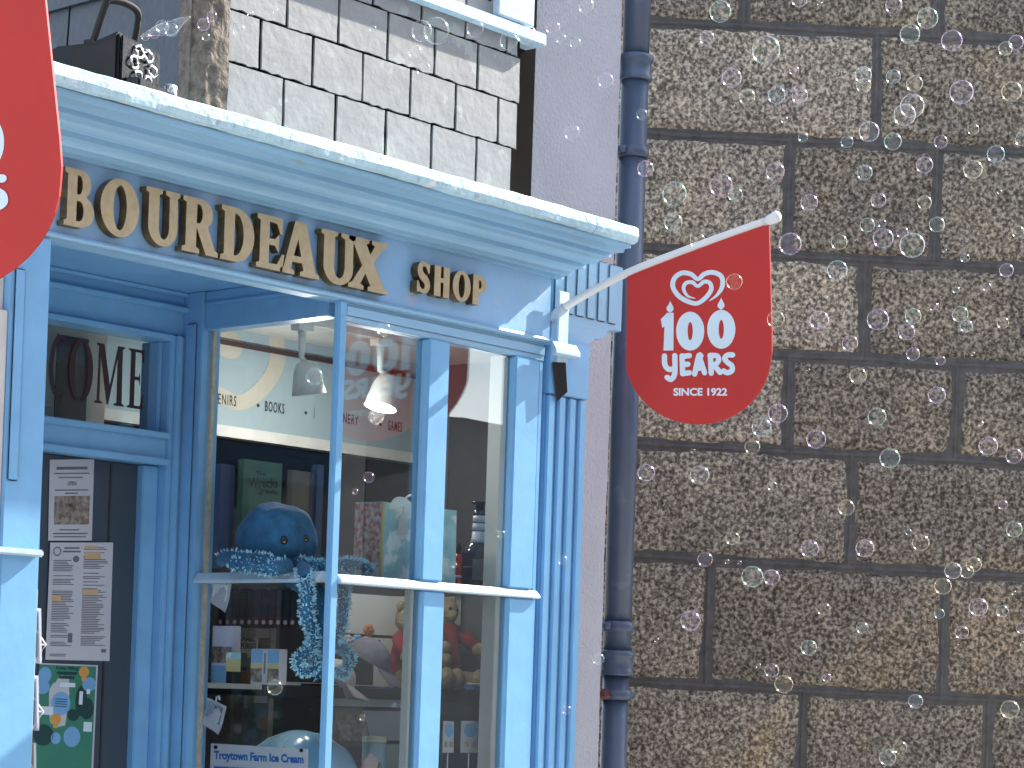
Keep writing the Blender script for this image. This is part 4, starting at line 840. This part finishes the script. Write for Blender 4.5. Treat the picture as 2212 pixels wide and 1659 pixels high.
# boxes, tins on the low side shelf
XQ = 4.40
def carton(name, label, cat, u0, u1, v0, v1, mats, y_depth=.03, x=XQ):
    A, B = at(u0, v1, 0, x), at(u1, v0, 0, x); z0 = 1.5905; y0, y1 = sorted((A.y, B.y))
    t = thing(name, label, cat, (x, y0, z0)); MB().box(x, x+y_depth, y0, y1, z0, B.z).build('box', mats[0], t, bevel=.002); return t, y0, y1, z0, B.z
t, y0, y1, z0, z1 = carton('card_box', 'tall white box with a grey photo, against the left edge of the lower side pane', 'box', 454, 505, 1352, 1480, [LABW], .03, 4.41)
MB().box(4.4085, 4.4095, y0+.004, y1-.004, z0+.058, z0+.105).build('photo_print', PHOTO, t); MB().box(4.4086, 4.4094, y0+.004, y1-.004, z0+.002, z0+.05).build('text_panel', SKYP, t)
t, y0, y1, z0, z1 = carton('tin', 'small landscape painted tin on a dark block', 'tin', 487, 521, 1410, 1478, [DARK], .025, 4.385)
MB().box(4.3835, 4.3845, y0, y1, z0+.034, z1-.02).build('picture', YELL, t); MB().box(4.3836, 4.3846, y0, y1, z1-.0199, z1).build('sky_print', BAGT, t)
t, y0, y1, z0, z1 = carton('tea_caddy', 'square tin with a white centre band between blue sky and dark landscape panels', 'tin', 540, 605, 1402, 1478, [PAPER], .03, 4.375)
MB().box(4.3735, 4.3745, y0+.002, y1-.002, z0+.06, z1-.004).build('sky_print', SKYP, t); MB().box(4.3732, 4.3742, y0+.002, y1-.002, z0+.045, z0+.0598).build('horizon_print', YELL, t); MB().box(4.3734, 4.3744, y0+.002, y1-.002, z0+.006, z0+.0447).build('land_print', PHOTO, t)
MB().box(4.3722, 4.373, (y0+y1)/2-.012, (y0+y1)/2+.008, z0+.003, z1-.003).build('band', PAPER, t); MB().box(4.3715, 4.372, (y0+y1)/2-.005, (y0+y1)/2+.001, z0+.03, z1-.012).build('band_text', INK, t)
# hanging tags stuck on the inside of the side pane
for lab, cs, mats in [('folded photo card hanging at the top left of the lower side pane', [(455, 1256), (503, 1258), (485, 1324), (455, 1300)], BAGT), ('crumpled clear sachet hanging from a hook low in the side pane', [(447, 1507), (492, 1526), (470, 1588), (438, 1562)], CHROME)]:
    P = [at(u, v, 0, XS+.028+.004*(i % 2)) for i, (u, v) in enumerate(cs)]
    t = thing('hanging_card', lab, 'card', tuple(P[0])); mb = MB()
    def fn(s, tt, o=0): return (P[0]*(1-s)+P[1]*s)*(1-tt)+(P[3]*(1-s)+P[2]*s)*tt+Vector((.004*math.sin(s*5+tt*4)-o, 0, 0))
    for i in range(6):
        for j in range(6): mb.add([fn(j/6, i/6), fn((j+1)/6, i/6), fn((j+1)/6, (i+1)/6), fn(j/6, (i+1)/6)], [(0, 1, 2, 3)], smooth=True)
    mb.build('card', PAPER, t)
    mb = MB(); strip(mb, fn, .12, .9, .1, .7, 0, .002); disc(mb, fn, .3, .3, .2, .2, 0, .003); mb.build('print', mats, t)
    MB().tube([fn(.4, 0), fn(.4, 0)+Vector((0, .0, .012)), fn(.55, 0)+Vector((0, 0, .018)), fn(.6, 0)+Vector((0, 0, .008))], .003, 6).build('hook', WHITE, t)
# blue inflatable dome and the ice cream sign
c = P1(645, 1718, 4.86); dm = thing('inflatable_toy', 'shiny pale blue inflatable dome behind the ice cream sign', 'inflatable', (c.x, 4.86, 1.1905))
mb = MB(); mb.ball((c.x, 4.86, c.z), (.20, .18, .19), 40, 26, wob=.05); mb.build('body', DOME, dm)
for k in range(3): MB().tube([Vector((c.x, 4.86, c.z))+Vector((.199*math.sin(a*.26)*math.cos(k*1.05+.4), .179*math.sin(a*.26)*math.sin(k*1.05+.4), .189*math.cos(a*.26))) for a in range(-7, 8)], .002, 6).build('seam', PALE, dm)
gs = lambda u, v: at(u, v, 0, XS+.032)
cs = [(456, 1606), (664, 1618), (660, 1740), (450, 1730)]
isg = thing('window_sign', 'white ice cream sign with blue lettering screwed inside the side pane', 'sign', tuple(gs(456, 1700)))
MB().slab([gs(*q) for q in cs], (.004, 0, 0)).build('panel', PAPER, isg)
mb = MB(); g7 = lambda u, v: at(u, v+(u-460)*.05, 0, XS+.0312); text_px(mb, 'Troytown Farm Ice Cream', 462, 1621, 656, 1645, g7, bold=.045); mb.build('lettering', BLUET, isg)
for u, v in ((466, 1614), (651, 1621)): MB().add([gs(u+4.5*math.cos(k*.6283), v+4.5*math.sin(k*.6283))-Vector((.0006, 0, 0)) for k in range(10)], [tuple(range(10))]).build('screw', GREYP, isg)
MB().slab([gs(462, 1655), gs(655, 1665), gs(655, 1672), gs(462, 1662)], (-.0005, 0, 0)).build('rule_line', BLUET, isg)
# framed picture, ice cream tub, pink toy on the lower shelf
yq = 4.86
A, B = P1(722, 1600, yq), P1(795, 1530, yq); fp = thing('picture_frame', 'dark framed picture leaning behind the inflatable', 'picture', (A.x, yq, 1.1905))
MB().slab([(A.x, yq, A.z-.02), (B.x+.03, yq, A.z-.02), (B.x, yq+.02, B.z), (A.x, yq+.02, B.z)], (0, .02, 0)).build('frame', SHELFM, fp, bevel=.003)
MB().slab([(A.x+.02, yq-.001, A.z-.0), (B.x+.012, yq-.001, A.z-.0), (B.x-.008, yq+.018, B.z-.014), (A.x+.02, yq+.018, B.z-.014)], (0, .002, 0)).build('picture', PHOTO, fp)
MB().box(A.x+.02, B.x-.01, yq-.02, yq+.05, 1.1905, A.z-.0205).build('stand', SHELFD, fp)
def tub(label, u0, u1, v0, vl, v1, y):
    a, b = P1(u0, v1, y), P1(u1, v0, y); cx = (a.x+b.x)/2; r = (b.x-a.x)/2*.85; z0 = 1.1905; t = thing('ice_cream_tub', label, 'tub', (cx, y, z0), 'tubs beside the inflatable'); zl = P1(u0, vl, y).z
    MB().lathe((cx, y, z0), [(r*.84, 0), (r*.86, .002), (r*.96, zl-z0)], 22).build('tub', TUBB, t); MB().lathe((cx, y, zl+.0005), [(r*1.05, 0), (r*1.06, .004), (r*1.04, b.z-zl), (r*.9, b.z-zl+.002)], 22).build('lid', TUBY, t)
tub('pale blue tub with a cream lid, in front of the white slatwall', 798, 831, 1592, 1604, 1650, 4.72); tub('smaller cream lidded tub half hidden behind the other tub', 782, 800, 1592, 1603, 1650, 4.77)
c = P1(800, 1662, 4.60); pk = thing('plush_toy', 'small pale pink plush toy poking up at the lower edge of the middle pane', 'soft toy', (c.x, 4.6, 1.1905))
MB().ball((c.x, 4.6, c.z), (.028, .028, .045), 18, 14, wob=.2).ball((c.x, 4.6, (c.z+1.19)/2), (.045, .04, (c.z-1.19)/2), 18, 14).build('body', PINK, pk); MB().ball((c.x+.012, 4.575, c.z+.004), (.007, .006, .018), 10, 8).build('beak', INK, pk)
# hats on the low shelf
def cap_hat(label, c, ax, ay, az, rad, mat, brim):
    t = thing('cap', label, 'cap', tuple(c)); mb = MB(); vs = []; n, mm = 22, 9
    for i in range(mm+1):
        a = math.pi/2*i/mm
        for k in range(n): b = 2*math.pi*k/n; vs.append(c+ax*(rad*math.cos(b)*math.cos(a)*1.08)+ay*(rad*.92*math.sin(b)*math.cos(a))+az*(rad*1.02*math.sin(a)**.9))
    mb.add(vs, [(i*n+k, i*n+(k+1) % n, (i+1)*n+(k+1) % n, (i+1)*n+k) for i in range(mm) for k in range(n)], smooth=True); mb.build('crown', mat, t)
    mb = MB(); vs = []; L_ = 10
    for k in range(L_+1):
        b = -1.15+2.3*k/L_; e = c+ax*(rad*1.06*math.cos(b))+ay*(rad*.92*math.sin(b)); f = c+ax*(rad*1.05*math.cos(b)+brim*math.cos(b*.75))+ay*(rad*1.0*math.sin(b))-az*(.012*abs(b)**1.5+.012); vs += [e, e-az*.004, f, f-az*.004]
    for k in range(L_): o = 4*k; mb.add([vs[o], vs[o+2], vs[o+6], vs[o+4], vs[o+1], vs[o+3], vs[o+7], vs[o+5]], [(0, 1, 2, 3), (4, 7, 6, 5), (1, 5, 6, 2)], smooth=True)
    mb.build('peak', mat, t); MB().ball(c+az*rad*1.03, .005, 8, 6).build('button', mat, t); return t
n_ = lambda *a: Vector(a).normalized()
ctr = P1(795, 1425, 5.10)
ax = n_(.72, -.52, -.46); az = n_(.30, -.45, .80); az = (az-ax*az.dot(ax)).normalized(); ay = az.cross(ax)
cap_hat('mauve grey cloth cap tipped forward with its peak to the right', ctr, ax, ay, az, .068, CAPC, .095)
ctr = P1(722, 1468, 4.96); ax = n_(.78, -.5, -.38); az = n_(.2, -.1, .9); az = (az-ax*az.dot(ax)).normalized()
cap_hat('white and pink cap beside the corner post', ctr, ax, az.cross(ax), az, .062, CAPW, .062)
# two bears in red jumpers
def bear(label, uh, vh, y, s):
    h = P1(uh, vh, y); t = thing('teddy_bear', label, 'soft toy', (h.x, y, 1.5885), 'bears in red jumpers')
    zb_ = 1.589; b = Vector((h.x, y, zb_+.052*s)); MB().ball(h, (.034*s, .032*s, .036*s), 22, 16, wob=.08).ball(h+Vector((-.006, -.030, -.008))*s, (.014*s, .013*s, .012*s), 12, 8).build('head', BEAR, t)
    for sx in (-1, 1): MB().ball(h+Vector((sx*.026*s, .004, .028*s)), (.013*s, .008*s, .013*s), 12, 8).build('ear', BEAR, t)
    for sx in (-1, 1): MB().ball(h+Vector((sx*.012*s-.006, -.031*s, .008*s)), .004*s, 8, 6).build('eye', EYEM, t)
    top = h.z-.028*s; mb = MB(); mb.lathe((h.x, y, zb_+.01), [(.03*s, 0), (.046*s, .02*s), (.044*s, .06*s), (.03*s, top-zb_-.014), (.018*s, top-zb_-.004)], 22).build('jumper', REDC, t)
    for sx in (-1, 1):
        sh_ = Vector((h.x+sx*.032*s, y-.004, top-.018*s)); hd_ = Vector((h.x+sx*.058*s, y-.05*s, top-.055*s)); MB().tube([sh_, sh_.lerp(hd_, .5)+Vector((sx*.008, 0, 0)), hd_], [.019*s, .018*s, .016*s], 12).build('sleeve', REDC, t); MB().ball(hd_+(hd_-sh_)*.18, (.018*s, .018*s, .017*s), 12, 8).build('paw', BEAR, t)
        ft = Vector((h.x+sx*.042*s, y-.078*s, zb_+.024*s)); MB().tube([Vector((h.x+sx*.028*s, y-.02, zb_+.026*s)), ft], [.024*s, .022*s], 12).build('leg', BEAR, t); MB().ball(ft+Vector((0, -.008, .004)), (.025*s, .018*s, .028*s), 14, 10).build('foot', BEAR, t)
bear('tan teddy bear in a dark red jumper, in the middle lower pane', 884, 1338, 5.17, 1.42)
bear('tan teddy bear in a lettered red jumper, in the right lower pane', 962, 1322, 5.17, 1.36)
A = P1(967, 1352, 5.08); 
# flowery orange soft toy behind the cap
c = P1(738, 1378, 5.20); t = thing('hair_garland', 'orange and white cloth flowers on a dark band behind the mauve cap', 'garland', (c.x, 5.20, 1.5885))
for i, (u, v, m_) in enumerate([(732, 1366, FLOWER), (795, 1362, FLOWER), (748, 1384, PAPER), (790, 1388, PAPER), (770, 1384, SKYP), (720, 1392, PAPER)]):
    p = P1(u, v, 5.19); mb = MB()
    for k in range(6): mb.ball(p+Vector((.014*math.cos(k*1.047), -.004, .012*math.sin(k*1.047))), (.011, .006, .010), 8, 6, sd=k)
    mb.ball(p+Vector((0, -.009, 0)), .006, 8, 6); mb.build('flower', m_, t)
a, b = P1(720, 1402, 5.20), P1(806, 1398, 5.20); MB().box(a.x, b.x, 5.195, 5.225, 1.5885, a.z).build('band', SHELFD, t)
# cards of earrings on stands
for u0, u1, lab in ((959, 984, 'narrow earring card with a blue disc, beside the white sash bar'), (998, 1036, 'wide earring card with a blue disc, on the right lower pane')):
    ye = 4.52; a, b = P1(u0, 1626, ye), P1(u1, 1558, ye); t = thing('earring_card', lab, 'card', (a.x, ye, 1.1905)); f = (b.z-a.z)
    MB().slab([(a.x-.006, ye, a.z), (b.x-.004, ye, a.z), (b.x, ye+.006, b.z), (a.x, ye+.006, b.z)], (0, .002, 0)).build('card', PAPER, t)
    cx = (a.x+b.x)/2; MB().add([(cx+(b.x-a.x)*.38*math.cos(k*.393), ye+.0028, a.z+f*.70+f*.21*math.sin(k*.393)) for k in range(16)], [tuple(range(16))]).build('disc', SKYP, t)
    for sx in (-1, 1): MB().ball((cx-.004+sx*(b.x-a.x)*.24, ye-.002, a.z+f*.26), ((b.x-a.x)*.14, .003, f*.085), 10, 8).build('earring', GOLD, t)
    MB().tube([(cx, ye+.006, 1.1905), (cx, ye+.006, a.z+.01)], .0022, 8).build('stand', WHITE, t)
# grey blue cabinet at the right
yc = 5.0; a, b = P1(946, 1490, yc), P1(1100, 1290, yc)
cb = thing('cabinet', 'grey blue panelled cabinet with a drawer, inside behind the right lower pane', 'cabinet', (a.x, yc, .12))
zt_ = P1(1020, 1490, yc).z; x1_ = min(5.78, b.x+.12)
MB().box(a.x-.02, x1_, yc, yc+.3, .1205, zt_-.0155).build('carcass', CAB, cb); MB().box(a.x-.03, x1_+.01, yc-.02, yc+.31, zt_-.015, zt_).build('top', SHELFD, cb, bevel=.002)
MB().box(a.x+.01, x1_-.02, yc-.008, yc-.0005, zt_-.085, zt_-.025).build('drawer', CAB, cb, bevel=.003); MB().ball((b.x-.07, yc-.018, zt_-.055), .010, 10, 8).build('knob', SHELFM, cb)
for xa, xb in ((a.x+.01, (a.x+b.x)/2-.02), ((a.x+b.x)/2-.0, x1_-.02)): MB().box(xa, xb, yc-.008, yc-.0005, .2, zt_-.095).build('cupboard_door', CAB, cb, bevel=.003)
MB().box(a.x-.02, x1_, yc+.28, yc+.30, zt_+.0005, 2.0).box(a.x+.12, a.x+.14, yc+.262, yc+.2795, zt_+.0005, 1.99).box(a.x+.2, a.x+.22, yc+.262, yc+.2795, zt_+.0005, 1.99).build('back_panel', CAB, cb)
c = P1(1055, 1484, 4.98); t = thing('pen_set', 'cream pen lying on a blue box on the cabinet top', 'pens', (c.x, 5.0, zt_+.0005)); MB().box(c.x-.06, c.x+.03, 4.985, 5.03, zt_+.0005, zt_+.012).build('box', BLUET, t); MB().tube([(c.x-.09, 4.99, zt_+.018), (c.x+.03, 4.99, zt_+.018)], .004, 8).build('pen', PAPER, t)
# papers and books lying on the low shelf
c = P1(640, 1478, 4.985)
for k, (u0, u1, m_, lab) in enumerate([(608, 640, BAGT, 'pale turquoise booklet lying on the low shelf left of the corner post'), (640, 690, BOOKM, 'maroon booklet lying on the low shelf by the corner post'), (765, 800, BOOKM, 'red booklet lying under the mauve cap'), (820, 840, NAVY, 'small blue packet on the shelf under the mauve peak')]):
    a, b = P1(u0, 1480, 5.02), P1(u1, 1480, 5.02); z0 = 1.5905 if u0 < 700 else 1.5885; t = thing('booklet', lab, 'booklet', (a.x, 5.02, z0)); MB().box(a.x, b.x, 5.0, 5.12, z0, z0+.006).build('cover', m_, t); MB().box(a.x+.002, b.x-.002, 5.002, 5.118, z0+.0062, z0+.010).build('pages', PAPER, t)
# ceiling spotlights: lit, so each carries its lamp
def spot(label, u, vs, ut, vt, ub, vb, y):
    a = P1(u, vs, y); t = thing('ceiling_spotlight', label, 'spotlight', (a.x, y, 2.674), 'white spotlights on the rail behind the glass')
    MB().box(a.x-.03, a.x+.03, y-.02, y+.02, 2.652, 2.6745).build('base', FASCW, t, bevel=.002)
    p0 = P1(ut, vt, y); p1 = P1(ub, vb, y); d = (p1-p0).normalized(); L_ = (p1-p0).length
    MB().tube([(a.x, y, 2.652), (a.x, y, p0.z+.012), tuple(p0)], [.013, .009, .007], 12).build('stem', FASCW, t)
    h = MB().lathe(p0, [(.008, -.004), (.028, .004), (.040, L_*.3), (.046, L_*.62), (.0465, L_*.64), (.052, L_), (.047, L_), (.041, L_*.6), (.022, .012)], 24, axis=tuple(d)).build('shade', FASCW, t)
    l = bpy.data.lights.new('lamp', 'POINT'); l.energy = LAMP; l.color = (1, .93, .84); l.shadow_soft_size = .025; o = bpy.data.objects.new('lamp', l); COL.objects.link(o); o.parent = t; o.location = p1+d*.03-t.location
LAMP = 2.4
spot('white spotlight on the rail, seen through the side pane', 652, 745, 660, 782, 668, 852, 4.96)
spot('white spotlight on the rail, seen through the middle front pane', 822, 770, 838, 812, 822, 880, 4.96)

# ------------------------------------------------------------ soap bubbles
def k9(X, Y): return 1371.5+X*.3803, Y*.3803
def k10(X, Y): return 1371.5+X*.3803, 548.6+Y*.3803
def k8(X, Y): return 1261.8+X*.4379, 932.6+Y*.4379
def k2(X, Y): return 658.3+X*.372, Y*.372
def k1(X, Y): return X*.3306, Y*.3306
def kc5(X, Y): return c5(X, Y)
def kc6(X, Y): return c6(X, Y)
BUB = [(k9, .3803, '485,65,62,g 410,217,42,w 745,285,82,g 550,443,56,k 905,400,28,k 638,550,46,y 805,540,50,c 937,543,46,p 935,-4,45,w 1470,30,48,k 1662,103,60,g 1562,193,57,g 1800,230,60,p 2105,275,40,y 2165,240,42,k 1297,425,48,c 1300,485,42,y 1467,435,42,c 1588,475,47,o 1855,523,68,p 2140,520,58,o 1330,748,58,w 955,780,28,g 1205,805,36,c 1465,803,50,g 1737,805,38,p 1922,735,32,o 2050,875,50,c 2200,790,40,c 797,975,54,k 1305,980,44,c 1645,937,48,p 1920,962,54,y 225,1100,70,g 490,1052,66,k 570,1105,42,g 990,1150,50,p 1383,1138,44,k 1645,1150,40,y 218,1262,53,g 355,1365,44,y 882,1385,64,p 1160,1375,46,y 1320,1278,42,g 1405,1268,22,c 1410,1353,58,p 1575,1393,72,g 1520,1320,34,k 1715,1275,44,g 2072,1090,13,w 1760,1425,13,c 1875,1465,26,c 2175,1315,34,o 1150,1535,58,c 2110,1535,40,p 40,650,32,g 60,958,47,k 565,1600,47,o 1165,415,12,k 850,680,20,o 1050,20,12,w'),
       (k10, .3803, '800,370,50,o 1047,375,55,k 1380,372,62,p 1580,353,46,g 1543,443,48,p 1700,300,26,k 1847,342,46,g 1882,410,36,c 2090,390,34,o 1222,507,46,k 1580,568,38,p 1735,605,28,k 1268,692,48,o 1715,802,50,p 812,905,56,k 720,985,56,c 667,1095,44,o 1375,925,53,g 1030,1052,56,p 1448,1160,58,g 2007,1090,54,p 2152,1147,46,k 65,1243,50,p 368,1255,56,w 780,1318,28,y 1200,1440,47,o 555,1615,40,y 1825,205,20,c 2000,188,24,k 330,1120,14,y 210,1195,10,g 1965,965,14,w 2090,1425,28,k 2155,1565,46,g 1555,1580,18,c 1088,245,8,y 985,658,9,y 1922,568,10,w'),
       (k8, .4379, '1113,577,45,p 1385,575,46,k 1660,547,42,o 597,630,38,k 830,715,54,g 925,718,40,k 1770,762,42,o 1820,685,42,w 1888,690,34,y 1922,655,38,o 1945,865,46,p 2063,885,30,c 525,932,50,p 1182,875,33,o 1372,967,30,c 1108,1065,40,g 1752,898,26,c 1863,990,34,k 2160,970,28,k 925,1177,36,k 985,1245,46,o 1197,1212,22,p 860,1153,12,y 358,1027,12,y 1838,1055,10,k 2120,795,12,w 1635,1330,36,c 2100,1370,46,y 1497,1607,42,g 1558,1557,34,o 70,1120,30,c 705,640,12,w 767,645,11,w 2160,1045,12,y'),
       (k2, .372, '990,165,52,p 1185,237,54,g 1288,198,58,w 765,178,78,g 1442,160,42,k 1490,225,30,g 1572,250,32,g 1635,35,46,y 1748,467,46,p 1553,770,46,k 680,180,62,w 690,400,42,k 640,300,40,y 395,165,20,c'),
       (k1, .3306, '1330,160,42,k 1385,105,36,p 1560,195,42,c 1635,90,22,k 1345,240,26,w 1800,70,18,y'),
       (kc5, .4092, '1020,262,38,y 655,512,46,c 942,1045,30,k 870,1120,16,k 1640,1345,22,g 1965,1482,26,w 1395,1508,14,g'),
       (kc6, .3472, '525,800,50,y 1070,990,20,o 1265,910,14,c 2340,940,30,k')]
blist = []
for kf, sc, s in BUB:
    for it in s.split():
        X, Y, r, tint = it.split(','); u, v = kf(float(X), float(Y)); r = float(r)*sc
        blist.append((u, v, r, tint))
sphere = {}
def ball_mesh(t):
    if t not in sphere:
        me = bpy.data.meshes.new('soap_film_'+TINT[t][0]); mb = MB().ball((0, 0, 0), 1, 40, 24); me.from_pydata(mb.v, [], mb.f); me.materials.append(BUBM[t])
        bm = bmesh.new(); bm.from_mesh(me); bmesh.ops.remove_doubles(bm, verts=bm.verts, dist=1e-5); bmesh.ops.recalc_face_normals(bm, faces=bm.faces); bm.to_mesh(me); bm.free()
        for p in me.polygons: p.use_smooth = True
        sphere[t] = me
    return sphere[t]
rb_ = random.Random(11); placed = []
for (u, v, r, tint) in blist:
    dep = 4.0+rb_.random()*1.5 if r > 13 else 4.8+rb_.random()*1.2
    if u < 1200 and v < 300: dep = 5.0+rb_.random()*.5
    if v > 1000 and 700 < u < 1100: dep = 4.8
    q = atd(u, v, dep); o = bpy.data.objects.new('soap_bubble', ball_mesh(tint)); COL.objects.link(o)
    R = r*dep/F; o.location = q; o.scale = (R, R, R); o.rotation_euler = (rb_.uniform(-.4, .4), rb_.uniform(-.4, .4), rb_.uniform(0, 6.28))
    placed.append([o, u, v, r, tint])
# joined pair with a bright film between its two halves
u1_, v1_ = k9(1575, 602); u2_, v2_ = k9(1532, 652); dep = 4.6
t = thing('joined_soap_bubble', 'pair of joined soap bubbles with a bright film between them, upper right', 'bubble', tuple(atd(1958, 238, dep)), 'soap bubbles drifting past the shop')
a, b = atd(u1_, v1_, dep), atd(u2_, v2_, dep)
for p, rr_ in ((a, 69), (b, 63)): MB().ball(p, rr_*.3803*dep/F, 40, 24).build('bubble_half', BUBM['w'], t)
ux = (b-a).normalized(); m_ = a.lerp(b, .5); side = ux.cross(fw).normalized(); nn = ux.cross(side)
tilt = (ux*.86+nn*.35).normalized(); e2 = tilt.cross(side).normalized(); rf = .0195
film = MB().add([m_+side*rf*math.cos(k*.2618)+e2*rf*math.sin(k*.2618) for k in range(24)], [tuple(range(24))]); film.build('film', BUBM['p'], t)
# drawn-out tube of film leaving the machine
pts = smooth_path([tuple(atd(*k1(925, 235), 5.3)), tuple(atd(*k1(960, 225), 5.28)), tuple(atd(*k1(1010, 205), 5.26)), tuple(atd(*k1(1070, 190), 5.24)), tuple(atd(*k1(1120, 180), 5.22)), tuple(atd(*k1(1180, 140), 5.2)), tuple(atd(*k1(1240, 112), 5.18))], 4)
rad = smooth_path([(8,), (16,), (30,), (44,), (48,), (26,), (6,)], 4)
t = MB().tube(pts, [r_[0]*.3306*5.24/F for r_ in rad], 24).build('stretched_soap_bubble', BUBM['w']); tag(t, 'long stretched soap bubble leaving the bubble machine', 'bubble', 'soap bubbles drifting past the shop')
for X, Y, r, c_ in ((1010, 215, 36, 'k'), (1060, 175, 44, 'w'), (1120, 195, 46, 'g'), (950, 240, 26, 'o')):
    u, v = k1(X, Y); o = bpy.data.objects.new('soap_bubble', ball_mesh(c_)); COL.objects.link(o); R = r*.3306*5.1/F; o.location = atd(u, v, 5.1); o.scale = (R, R, R); placed.append([o, u, v, r*.3306, c_])
# labels: size, colour of the rim, what it floats in front of, then its place among the ones most like it
def where(u, v):
    pipe_u = 1395-(v/1659)*50
    if u < 480: return 'beside the bubble machine'
    if u < 1150 and v < 430: return 'in front of the slates'
    if u < 1170 and v < 640: return 'in front of the sign board'
    if u < 1170: return 'in front of the display window'
    if u < pipe_u-40: return 'in front of the blue pilaster' if v > 700 and u < 1275 else 'in front of the lilac wall'
    if u < pipe_u+40: return 'in front of the drainpipe'
    if 1356 < u < 1672 and 480+(1662-u)*.4 < v < 920: return 'in front of the red sign'
    k = sum(1 for y in (62, 303, 553, 768, 975, 1218, 1490) if v > y)
    row = ['top', 'second', 'third', 'fourth', 'fifth', 'sixth', 'seventh', 'bottom'][k]
    return f'on the {row} granite course'
used = {}
for it in placed:
    o, u, v, r, tint = it; size = 'speck sized' if r < 5.5 else 'tiny' if r < 10 else 'small' if r < 15.5 else 'medium' if r < 20.5 else 'large'
    it.append(f'{size} {TINT[tint][0]} soap bubble {where(u, v)}')
from collections import defaultdict
grp = defaultdict(list)
for it in placed: grp[it[5]].append(it)
ordn = ['', 'second', 'third', 'fourth', 'fifth', 'sixth', 'seventh', 'eighth', 'ninth']
for lab, its in grp.items():
    its.sort(key=lambda i: i[1]); n = len(its)
    for k, it in enumerate(its):
        s = lab if n == 1 else lab+(', leftmost such one' if k == 0 else ', rightmost such one' if k == n-1 else f', {ordn[k]} such one from left')
        tag(it[0], s, 'bubble', 'soap bubbles drifting past the shop')
